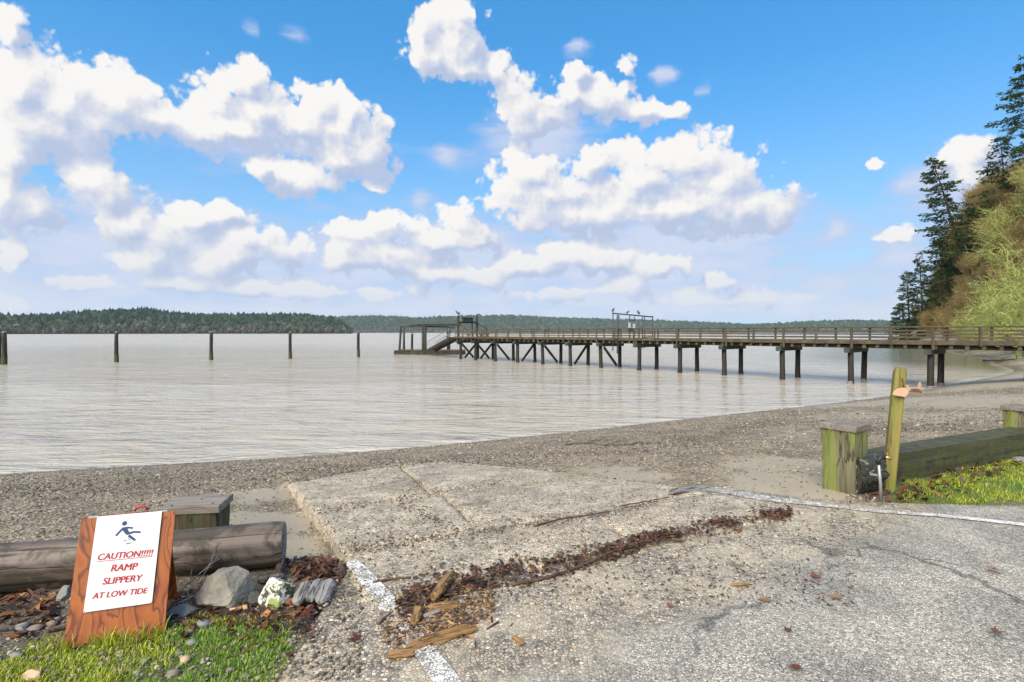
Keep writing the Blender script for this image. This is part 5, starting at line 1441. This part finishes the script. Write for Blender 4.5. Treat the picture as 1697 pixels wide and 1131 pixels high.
m = MB(); beam(m, pp(36.95, .35, 2.93), pp(36.95, 1.78, 2.93), .06, .40, .01); nb = m.build('name_board', M['darkmetal'], gan, world=True)
m = MB(); a_, b_ = pp(36.95, .27, 3.17), pp(36.95, 1.86, 3.17); beam(m, a_, b_, .28, .06, .01); m.build('board_roof', M['pile'], nb, world=False); 
nb.children[0].location = -Vector(nb.parent.location)
gb('panel', pp(36.7, .75, 1.45), pp(36.7, 1.25, 1.45), .05, .55, M['tan'], gan)

# gangway down to the float
gw = thing('gangway', 'narrow gangway with thin handrails sloping down from the pier head to the float', 'gangway', (-6.1, 59.2, 1.0))
ga, gb_ = Vector((-6.3, 59.2, .95)), Vector((-10.1, 67.6, -.72)); gd = (gb_ - ga); gn = Vector((gd.y, -gd.x, 0)).normalized() * .55
for s_ in (-1, 1):
    gb('side_beam', ga + gn * s_, gb_ + gn * s_, .12, .30, M['pile'], gw)
    gb('handrail', ga + gn * s_ + Vector((0, 0, 1.05)), gb_ + gn * s_ + Vector((0, 0, 1.05)), .06, .06, M['galv'], gw)
    for q in np.linspace(0.02, .98, 9):
        c = ga + gd * q + gn * s_; gb('baluster', c, c + Vector((0, 0, 1.05)), .05, .05, M['galv'], gw)
    for q in range(8):
        c = ga + gd * (.02 + .12 * q) + gn * s_; e = ga + gd * (.14 + .12 * q) + gn * s_ + Vector((0, 0, 1.03)); gb('diagonal', c, e, .03, .03, M['galv'], gw)
gb('deck', ga + Vector((0, 0, .1)), gb_ + Vector((0, 0, .1)), 1.0, .06, M['pierwood'], gw)

# mooring float
fl = thing('float', 'low dark mooring float lying on the water beyond the end of the pier', 'float', (-10.6, 70.5, WATER_Z))
MB().box((0, 0, .20), (8.8, 3.0, .5), None, .05).build('hull', M['pile'], fl)
for k in range(-5, 5): MB().box((k * .87 + .43, 0, .475), (.82, 2.9, .05), None, .008).build('plank', M['pierwood'], fl)
for s_ in (-1, 1): MB().box((0, s_ * 1.46, .52), (8.7, .10, .10), None, .01).build('bull_rail', M['pierwood'], fl)
fl.rotation_euler = (0, 0, R(-4))

# open moorage frame: piles and roof beams round the float
mf = thing('moorage_frame', 'skeleton boat shelter of piles and overhead beams beside the float', 'boat shelter', (-13, 72, WATER_Z))
def wpx(px, d): return (px - 848.5) / 900 * d
for px, d, top, ln, r in ((664.5, 71.0, 2.30, .35, .15), (669.5, 72.5, 2.30, .0, .15), (701.0, 70.5, 2.30, 0, .17), (704.8, 70.3, 2.35, 0, .17), (742.0, 73.5, 2.35, 0, .16), (744.8, 73.2, 2.3, 0, .13)):
    x = wpx(px, d); m = MB(); m.tube([(x - ln, d, WATER_Z - 2), (x, d, top)], r, 10, jitter=.06, seed=int(px)); m.build('pile', M['pile'], mf, world=True, smooth_=True)
gb('roof_beam', Vector((wpx(679.5, 71), 71, 2.48)), Vector((wpx(765, 71), 71, 2.56)), .30, .26, M['pile'], mf)
gb('roof_beam', Vector((wpx(690, 73.5), 73.5, 2.62)), Vector((wpx(765, 73.5), 73.5, 2.68)), .30, .16, M['pile'], mf)
gb('low_beam', Vector((wpx(664, 70.9), 71, 2.33)), Vector((wpx(706, 70.6), 70.6, 2.33)), .25, .16, M['pile'], mf)
gb('cross_beam', Vector((wpx(703, 70.4), 70.2, 2.30)), Vector((wpx(743, 73.5), 73.8, 2.34)), .2, .14, M['pile'], mf)
gb('corbel', Vector((wpx(745, 73), 73, 2.22)), Vector((wpx(753, 73), 73, 2.22)), .2, .2, M['pile'], mf)

# pipe gate across the middle of the pier
gt = thing('pier_gate', 'pipe framework gate with two white notices standing across the middle of the pier', 'gate', pp(15.75, 1.1, 1.0))
def pipe(name, a, b, r, mat=M['darkmetal']): m = MB(); m.tube([a, b], r, 8); return m.build(name, mat, gt, world=True, smooth_=True)
G = lambda w, z, dt=0.0: pp(15.75 + dt, w, z)
for w, z0, z1, r in ((-.95, .2, 3.10, .04), (-.42, -.05, 2.95, .045), (-.22, .45, 2.95, .045), (1.15, 1.0, 2.9, .045), (1.75, 1.0, 2.85, .04), (2.85, .3, 2.85, .04), (3.15, .3, 2.85, .04), (4.25, .75, 2.98, .035)):
    pipe('upright', G(w, z0), G(w, z1), r)
pipe('top_pipe', G(-1.0, 3.05), G(4.3, 2.86), .05)
pipe('cross_pipe', G(-.42, 2.70), G(-.22, 2.70), .03); pipe('cross_pipe', G(1.15, 2.55), G(1.75, 2.55), .03); pipe('cross_pipe', G(1.15, 2.25), G(1.75, 2.25), .03); pipe('cross_pipe', G(2.85, 2.6), G(3.15, 2.6), .03)
pipe('outrigger', G(-.95, 1.3), G(-.42, 1.3), .03); pipe('outrigger', G(2.85, 1.2), G(4.25, 1.2), .03); pipe('outrigger', G(-.95, .55), G(-.22, .55), .03)
m = MB(); beam(m, G(.92, 2.14, -.08), G(1.18, 2.14, -.08), .05, .40, .01); m.build('notice', M['white'], gt, world=True)
m = MB(); beam(m, G(1.48, 2.10, -.08), G(1.76, 2.10, -.08), .05, .36, .01); m.build('notice', M['white'], gt, world=True)
m = MB(); beam(m, G(.95, 1.76), G(1.72, 1.76), .06, .34, .01); m.build('gate_panel', M['darkmetal'], gt, world=True)

# birds
def bird(label, c, s_=1.0, rz=0.0):
    t = thing('bird', label, 'bird', c, rz)
    v, f = ICO2
    body = [(q[0] * .16 * s_ * (1 - .25 * (q[0] < 0) * abs(q[0])), q[1] * .075 * s_, q[2] * .085 * s_ + .15 * s_ + q[0] * .04 * s_) for q in v]
    head = [(q[0] * .055 * s_ + .16 * s_, q[1] * .05 * s_, q[2] * .055 * s_ + .26 * s_) for q in v]
    m = MB(); m.raw(body, f); m.raw(head, f); m.tube([(.12 * s_, 0, .18 * s_), (.15 * s_, 0, .25 * s_)], .045 * s_, 8)
    m.raw([(.20 * s_, -.012, .265 * s_), (.20 * s_, .012, .265 * s_), (.20 * s_, 0, .25 * s_), (.27 * s_, 0, .25 * s_)], [(0, 1, 3), (1, 2, 3), (2, 0, 3)])
    m.raw([(-.12 * s_, -.04 * s_, .14 * s_), (-.12 * s_, .04 * s_, .14 * s_), (-.28 * s_, .03 * s_, .11 * s_), (-.28 * s_, -.03 * s_, .11 * s_)], [(0, 1, 2, 3)])
    m.build('body', M['bird'], t, smooth_=True)
    for y in (-.03, .03):
        l = MB(); l.tube([(0, y * s_, .09 * s_), (.005, y * s_, 0)], .009 * s_, 5); l.build('leg', M['bird'], t)
    return t
bird('gull perched on the left post of the pier end gantry', pp(37.1, -.05, 3.38), 1.7, R(150))
bird('bird perched at the left end of the top pipe of the pier gate', G(-.95, 3.10), 1.2, R(60))
bird('bird perched in the middle of the top pipe of the pier gate', G(.85, 3.035), .9, R(20))
bird('upright bird perched right of centre on the top pipe of the pier gate', G(2.35, 2.98), 1.3, R(100))
bird('bird perched on the right post of the pier end gantry', pp(37.1, 2.45, 3.38), 1.0, R(10))

# free-standing piles in the water
for px, pyb, top, r, lab in ((-1.5, 603.5, 1.56, .16, 'pile at the very left edge of the photo, half hidden by its neighbour'), (7.0, 604.5, 1.60, .19, 'stout weed-footed pile close to the left edge of the photo'),
        (193, 600.5, 1.60, .165, 'second pile from the left, standing alone in the water'), (350, 597, 1.60, .165, 'third pile from the left, standing alone in the water'),
        (481, 594.5, 1.60, .165, 'fourth pile from the left, standing alone in the water'), (594, 592, 1.60, .16, 'lone pile nearest to the boat shelter'),
        (683, 586.5, 1.42, .15, 'short pile inside the boat shelter beside the float')):
    d = (EYE - WATER_Z) * 900 / (pyb - 551); x = wpx(px, d)
    t = thing('mooring_pile', lab, 'pile', (x, d, WATER_Z), 0, 'piles standing in the water')
    m = MB(); z = np.linspace(-2, top - WATER_Z, 10); m.tube(np.stack([.02 * np.sin(z + px), .02 * np.cos(z), z], -1), r * np.linspace(1.08, .95, 10), 12, jitter=.08, seed=int(abs(px))); m.build('shaft', M['pile'], t, smooth_=True)
    m = MB(); m.tube([(0, 0, top - WATER_Z - .02), (0, 0, top - WATER_Z + .05)], [r * 1.02, r * .8], 12); m.build('cap', M['galv'], t, smooth_=True)
    m = MB(); m.tube([(0, 0, -.1), (0, 0, .5), (0, 0, .75)], [r * 1.13, r * 1.13, r * 1.07], 12, cap=False, jitter=.08); m.build('weed_band', M['timber'], t, smooth_=True)
# ------------------------------------------------------------------ trees of the bluff
def fir(name, label, base, h, lean, spread, seed, density=1.0, crown0=0.12, bare_side=0.0, group=None, droop=0.35):
    g = np.random.default_rng(seed)
    t = thing(name, label, 'fir tree', base, 0, group)
    z = np.linspace(0, 1, 14)
    P = np.stack([lean[0] * z ** 1.25, lean[1] * z ** 1.25, h * z], -1)
    MB().tube(P, np.linspace(h * .016, .03, 14), 9, jitter=.1, seed=seed).build('trunk', M['bark'], t, smooth_=True)
    mb = MB(); br = MB(); nb = int(95 * density * h / 25)
    for i in range(nb):
        u = crown0 + (1 - crown0) * ((i + g.random()) / nb) ** 0.9
        if u > .985: continue
        az_ = g.random() * 6.283
        prof = (1 - u) ** 0.72 * (0.75 + 0.5 * g.random()) * min(1.0, .45 + (u - crown0) * 4)
        L = spread * prof + .35
        if g.random() < .08: L *= .35
        o = np.array([np.interp(u, z, P[:, k]) for k in range(3)])
        n = 7; q = np.linspace(0, 1, n)
        dirx, diry = math.cos(az_), math.sin(az_)
        rise = .34 * u - .10 + .12 * g.normal()
        zc = L * (rise * q - droop * (1.15 - .8 * u) * q ** 2 + .16 * q ** 4)
        C = np.stack([o[0] + dirx * L * q, o[1] + diry * L * q, o[2] + zc], -1)
        br.tube(C, np.linspace(max(.03, L * .013), .012, n), 4, cap=False)
        m = int(8 + L * 9.5)
        qq = .12 + .9 * g.random(m) ** .8; qq = np.minimum(qq, 1.0)
        c = np.stack([np.interp(qq, q, C[:, k]) for k in range(3)], -1)
        side = (g.random(m) - .5) * 2
        wdt = L * .24 * (1.15 - qq)
        perp = np.array([-diry, dirx, 0])
        sl = (.32 + .42 * g.random(m)) * (.7 + .02 * h)
        d = np.array([dirx, diry, 0]) * (.55 + .3 * g.random((m, 1))) + perp * side[:, None] * .9 + np.array([0, 0, 1]) * (-1.0 * g.random((m, 1)) + .12)
        d /= np.linalg.norm(d, axis=1)[:, None]
        c = c + perp * (side * wdt)[:, None] * .9 + g.normal(0, .13, (m, 3)) + np.array([0, 0, -.1])
        e = c + d * sl[:, None]
        nrm = np.cross(d, g.normal(0, 1, (m, 3))); nrm /= np.linalg.norm(nrm, axis=1)[:, None] + 1e-9
        wd = (.07 + .09 * g.random(m))[:, None]
        mid_ = c + d * (sl * .45)[:, None] + np.array([0, 0, -.05])
        V = np.stack([c, mid_ + nrm * wd, e, mid_ - nrm * wd], 1).reshape(-1, 3)
        k = np.arange(m)[:, None] * 4
        col = np.array([(.032, .064, .022)]) * (.5 + 1.1 * g.random((m, 1))) + np.array([(.03, .05, .012)]) * (g.random((m, 1)) > .8)
        mb.raw(V, np.concatenate([k, k + 1, k + 2, k + 3], 1), np.repeat(np.clip(col, 0, 1), 4, 0))
    br.build('branches', M['bark'], t); mb.build('crown', M['needles'], t, tint=True)
    return t
def gpt(px, d, dz=0.0):
    x = (px - 848.5) / 900 * d
    return Vector((x, d, float(base_height(np.array([x]), np.array([float(d)]))[0]) + dz))
def fir_px(px, d, tip_px, tip_py, spread, seed, label, **k):
    b = gpt(px, d, -.3); tx = (tip_px - 848.5) / 900 * d; tz = EYE - (tip_py - 551) / 900 * d
    return fir('fir_tree', label, b, tz - b.z, (tx - b.x, 0.0), spread, seed, group='dark firs on the bluff', **k)
fir_px(1598, 108, 1543, 258, 6.6, 5, 'tall dark fir leaning left over the water, its trunk showing through open branches', density=1.6, crown0=.03)
fir_px(1562, 112, 1558, 395, 5.0, 15, 'dense dark fir filling in below the leaning one', density=1.5, crown0=.0)
fir_px(1716, 92, 1697, 92, 7.6, 6, 'tallest fir, cut by the right edge of the photo', density=1.25, crown0=.10)
fir_px(1668, 100, 1657, 226, 5.0, 7, 'slim pointed fir just left of the tallest one', density=1.3, crown0=.08)
fir_px(1697, 96, 1690, 300, 4.5, 17, 'shorter fir between the slim one and the right edge', density=1.2)
fir_px(1508, 122, 1502, 448, 3.6, 8, 'small ragged fir at the water end of the bluff, farthest left of the firs', density=1.4, crown0=.0)
fir_px(1530, 118, 1524, 425, 3.6, 9, 'ragged fir standing just right of the farthest left fir', density=1.3, crown0=.0)
fir_px(1492, 126, 1490, 505, 2.6, 10, 'lowest little conifer at the foot of the point', density=1.6, crown0=.0)
fir_px(1625, 104, 1618, 338, 4.6, 11, 'mid height fir half hidden behind the brown brush, right of the leaning fir', density=1.2)
fir_px(1648, 102, 1640, 330, 4.0, 12, 'thin fir behind the brown brush, left of the slim pointed fir', density=1.0)

def bough_tree(seed, h, spread, mat_r=1.0, depth=4, n0=7, twig=0.035):
    """a leafless crooked tree as two meshes: the trunk, and the crown of boughs and twigs"""
    g = np.random.default_rng(seed); trunk = MB(); crown = MB()
    def grow(p, d, L, r, lev):
        n = 6; pts = [p]; q = p.copy(); dd = d.copy()
        for i in range(n):
            dd = dd + g.normal(0, .20 if lev else .10, 3) + np.array([-.05, -.03, .05 if lev < 2 else .02]); dd /= np.linalg.norm(dd)
            q = q + dd * L / n; pts.append(q.copy())
        pts = np.array(pts); r1 = r * .55
        (trunk if lev == 0 else crown).tube(pts, np.linspace(r, max(r1, .012), n + 1), 7 if lev == 0 else (5 if lev < 2 else 3), cap=False, jitter=.12, seed=int(g.integers(99)))
        if lev >= 2:                                  # beards of lichen along the twigs
            m_ = 9; u_ = g.random(m_) * n; a_ = np.minimum(u_.astype(int), n - 1); o_ = pts[a_] + (pts[a_ + 1] - pts[a_]) * (u_ - a_)[:, None]
            d_ = g.normal(0, 1, (m_, 3)); d_ /= np.linalg.norm(d_, axis=1)[:, None]; s_ = np.cross(d_, g.normal(0, 1, (m_, 3))); s_ /= np.linalg.norm(s_, axis=1)[:, None] + 1e-9
            V_ = np.stack([o_ - s_ * .022, o_ + s_ * .022, o_ + d_ * (.12 + .30 * g.random((m_, 1)))], 1).reshape(-1, 3); k_ = np.arange(m_)[:, None] * 3
            crown.raw(V_, np.concatenate([k_, k_ + 1, k_ + 2], 1))
        if lev >= depth: return
        k = [n0, 7, 6, 4, 3][lev]
        for j in range(k):
            u = (.30 if lev == 0 else .18) + (.98 - .25) * (j + g.random()) / k
            u = min(u, .98); f = u * n; a = int(f); o = pts[a] + (pts[min(a + 1, n)] - pts[a]) * (f - a)
            tn = pts[min(a + 1, n)] - pts[a]; tn /= np.linalg.norm(tn) + 1e-9
            s_ = np.cross(tn, g.normal(0, 1, 3)); s_ /= np.linalg.norm(s_) + 1e-9
            nd_ = tn * (.35 + .4 * g.random()) + s_ * (.8 + .3 * g.random()); nd_ /= np.linalg.norm(nd_)
            grow(o, nd_, L * (.42 + .3 * g.random()) * (1.0 if lev else spread), max(r * (1 - .5 * u) * (.48 + .15 * g.random()), twig), lev + 1)
    grow(np.array([0., 0, -.4]), np.array([-.30, -.25, 1.0]) / 1.08, h, h * .021 * mat_r, 0)
    return trunk, crown
ALDER = []
for s_ in (31, 32, 33):
    tr, cr_ = bough_tree(s_, 9.5, .85, 1.3, 3, 14, .036)
    ALDER.append((tr, cr_))
def alder(k, px, d, sc, rz, label):
    t = thing('lichened_tree', label, 'bare tree', gpt(px, d, -.2), rz, 'lime lichened bare trees at the foot of the bluff'); t.scale = (sc,) * 3
    if 'meshes' not in alder.__dict__: alder.meshes = {}
    if k not in alder.meshes:
        a = ALDER[k][0].build('trunk', M['lichenbark'], t, smooth_=True); b = ALDER[k][1].build('crown', M['lichenbark'], t, smooth_=True); alder.meshes[k] = (a.data, b.data)
    else:
        for nm, me in zip(('trunk', 'crown'), alder.meshes[k]):
            o = bpy.data.objects.new(nm, me); COL.objects.link(o); o.parent = t
    return t
for k, (px, d, sc, rz, lab) in enumerate(((1712, 58, .86, 0.2, 'big lime green lichened tree at the right edge, its boughs reaching over the beach'),
        (1672, 66, .80, 2.2, 'lichened tree with forked boughs standing left of the big lime one'),
        (1738, 64, .95, 0.9, 'tall lichened tree rising out of the right edge above the brush'),
        (1682, 60, .68, -.2, 'lichened tree with low boughs just above the pier railing near the right edge'),
        (1640, 68, .50, .4, 'pale lichened sapling leaning towards the water left of the big lime one'),
        (1690, 50, .55, -.5, 'lichened low bush of boughs hanging over the railing at the right edge'),
        (1655, 74, .62, 2.9, 'lichened tree low on the slope between the pale sapling and the big lime one'),
        (1622, 72, .45, 4.0, 'lichened sapling right of the smallest one, boughs almost level'),
        (1730, 78, .80, 3.3, 'tall lichened tree high on the slope at the right edge'),
        (1690, 82, .72, 5.0, 'lichened tree high on the slope just left of the tall one'),
        (1600, 76, .38, .1, 'smallest lichened sapling nearest to the firs at the foot of the bluff'))):
    alder(k % 3, px, d, sc, rz, lab)

# brown leafless brush over the bluff
def brush(seed, dens=170):
    g = np.random.default_rng(seed); st = MB(); tw = MB()
    for i in range(dens):
        a = g.random() * 6.283; r0 = .5 * g.random(); out = 1.9 * g.random() ** .7; h = 2.4 + 2.6 * g.random()
        q = np.linspace(0, 1, 5)
        C = np.stack([math.cos(a) * (r0 + out * q ** 1.4) + .12 * g.normal(0, 1, 5) * q, math.sin(a) * (r0 + out * q ** 1.4) + .12 * g.normal(0, 1, 5) * q, h * q * (1 - .18 * q)], -1)
        col = np.array(pick([(.24, .16, .075), (.18, .12, .06), (.29, .20, .09), (.24, .20, .07)], 1)[0])
        tw.tube(C, np.linspace(.032, .010, 5), 3, cap=False, col=col)
        m = 16; k = .35 + .65 * g.random(m); c = np.stack([np.interp(k, q, C[:, z]) for z in range(3)], -1)
        d = g.normal(0, 1, (m, 3)); d[:, 2] = abs(d[:, 2]) * .6; d /= np.linalg.norm(d, axis=1)[:, None]; s_ = np.cross(d, g.normal(0, 1, (m, 3))); s_ /= np.linalg.norm(s_, axis=1)[:, None]
        L = (.25 + .5 * g.random((m, 1)))
        V = np.stack([c - s_ * .012, c + s_ * .012, c + d * L], 1).reshape(-1, 3)
        kk_ = np.arange(m)[:, None] * 3
        tw.raw(V, np.concatenate([kk_, kk_ + 1, kk_ + 2], 1), np.repeat(pick([(.31, .22, .10), (.24, .17, .08), (.36, .28, .13), (.30, .29, .09), (.34, .36, .11)], m, .3), 3, 0))
    return tw
BR = [brush(s_) for s_ in (51, 52, 53)]
brush_o = tag(bpy.data.objects.new('brush', None), 'tangle of bare brown leafless brush covering the steep bluff', 'brush', kind='stuff'); COL.objects.link(brush_o)
brush_o.location = gpt(1620, 80)
bm_ = {}
nb_ = 0
rb = random.Random(5)
tries = 0
while nb_ < 280 and tries < 12000:
    tries += 1
    d = rb.uniform(46, 135); px = rb.uniform(1490, 1800)
    x = (px - 848.5) / 900 * d
    D = float(shore_dist(np.array([x]), np.array([d]))[0])
    if D < 4.2 or D > 36: continue
    k = nb_ % 3
    if k not in bm_: o = BR[k].build('bush', M['twigs'], brush_o, tint=True); bm_[k] = o.data
    else: o = bpy.data.objects.new('bush', bm_[k]); COL.objects.link(o); o.parent = brush_o
    o.location = gpt(px, d, -.15) - brush_o.location; o.rotation_euler = (0, 0, rb.random() * 6.28); o.scale = (rb.uniform(.8, 1.5) * (1.0 if d > 70 else .75),) * 3
    nb_ += 1
# dry grass along the foot of the bluff, seen under the pier
n = 5000
x = rng.uniform(24, 70, n); y = rng.uniform(24, 80, n); D = shore_dist(x, y)
ok = (D > 5.0) & (D < 9.5) & (VN.fbm(x * .4, y * .4) > .42); x, y = x[ok], y[ok]; n = len(x); z = base_height(x, y)
a = rng.random(n) * 6.283; h = .25 + .5 * rng.random(n); b = np.stack([x, y, z - .02], -1); dx = np.stack([np.cos(a), np.sin(a), 0 * a], -1)
V = np.stack([b - dx * .03, b + dx * .03, b + np.stack([rng.normal(0, .15, n), rng.normal(0, .15, n), h], -1)], 1).reshape(-1, 3); k = np.arange(n)[:, None] * 3
m = MB(); m.raw(V, np.concatenate([k, k + 1, k + 2], 1), np.repeat(pick([(.30, .25, .12), (.22, .2, .08), (.38, .32, .18), (.2, .24, .07)], n, .3), 3, 0))
tag(m.build('beach_grass', M['grass'], kind='stuff', tint=True), 'dry tufts of beach grass along the foot of the bluff behind the pier', 'grass')

# ------------------------------------------------------------------ the air over the sound
hz = MB().box((0, 1300, 80), (9600, 5400, 176))
hzm = bpy.data.materials.new('haze'); hzm.use_nodes = True
ht = hzm.node_tree; ht.nodes.clear()
pv = nd(ht, 'ShaderNodeVolumePrincipled', {'Color': (0.74, 0.88, 0.95, 1), 'Density': 0.000065, 'Anisotropy': 0.0})
ho = ht.nodes.new('ShaderNodeOutputMaterial'); ht.links.new(pv.outputs[0], ho.inputs['Volume'])
hzo = hz.build('haze', hzm, kind='stuff')
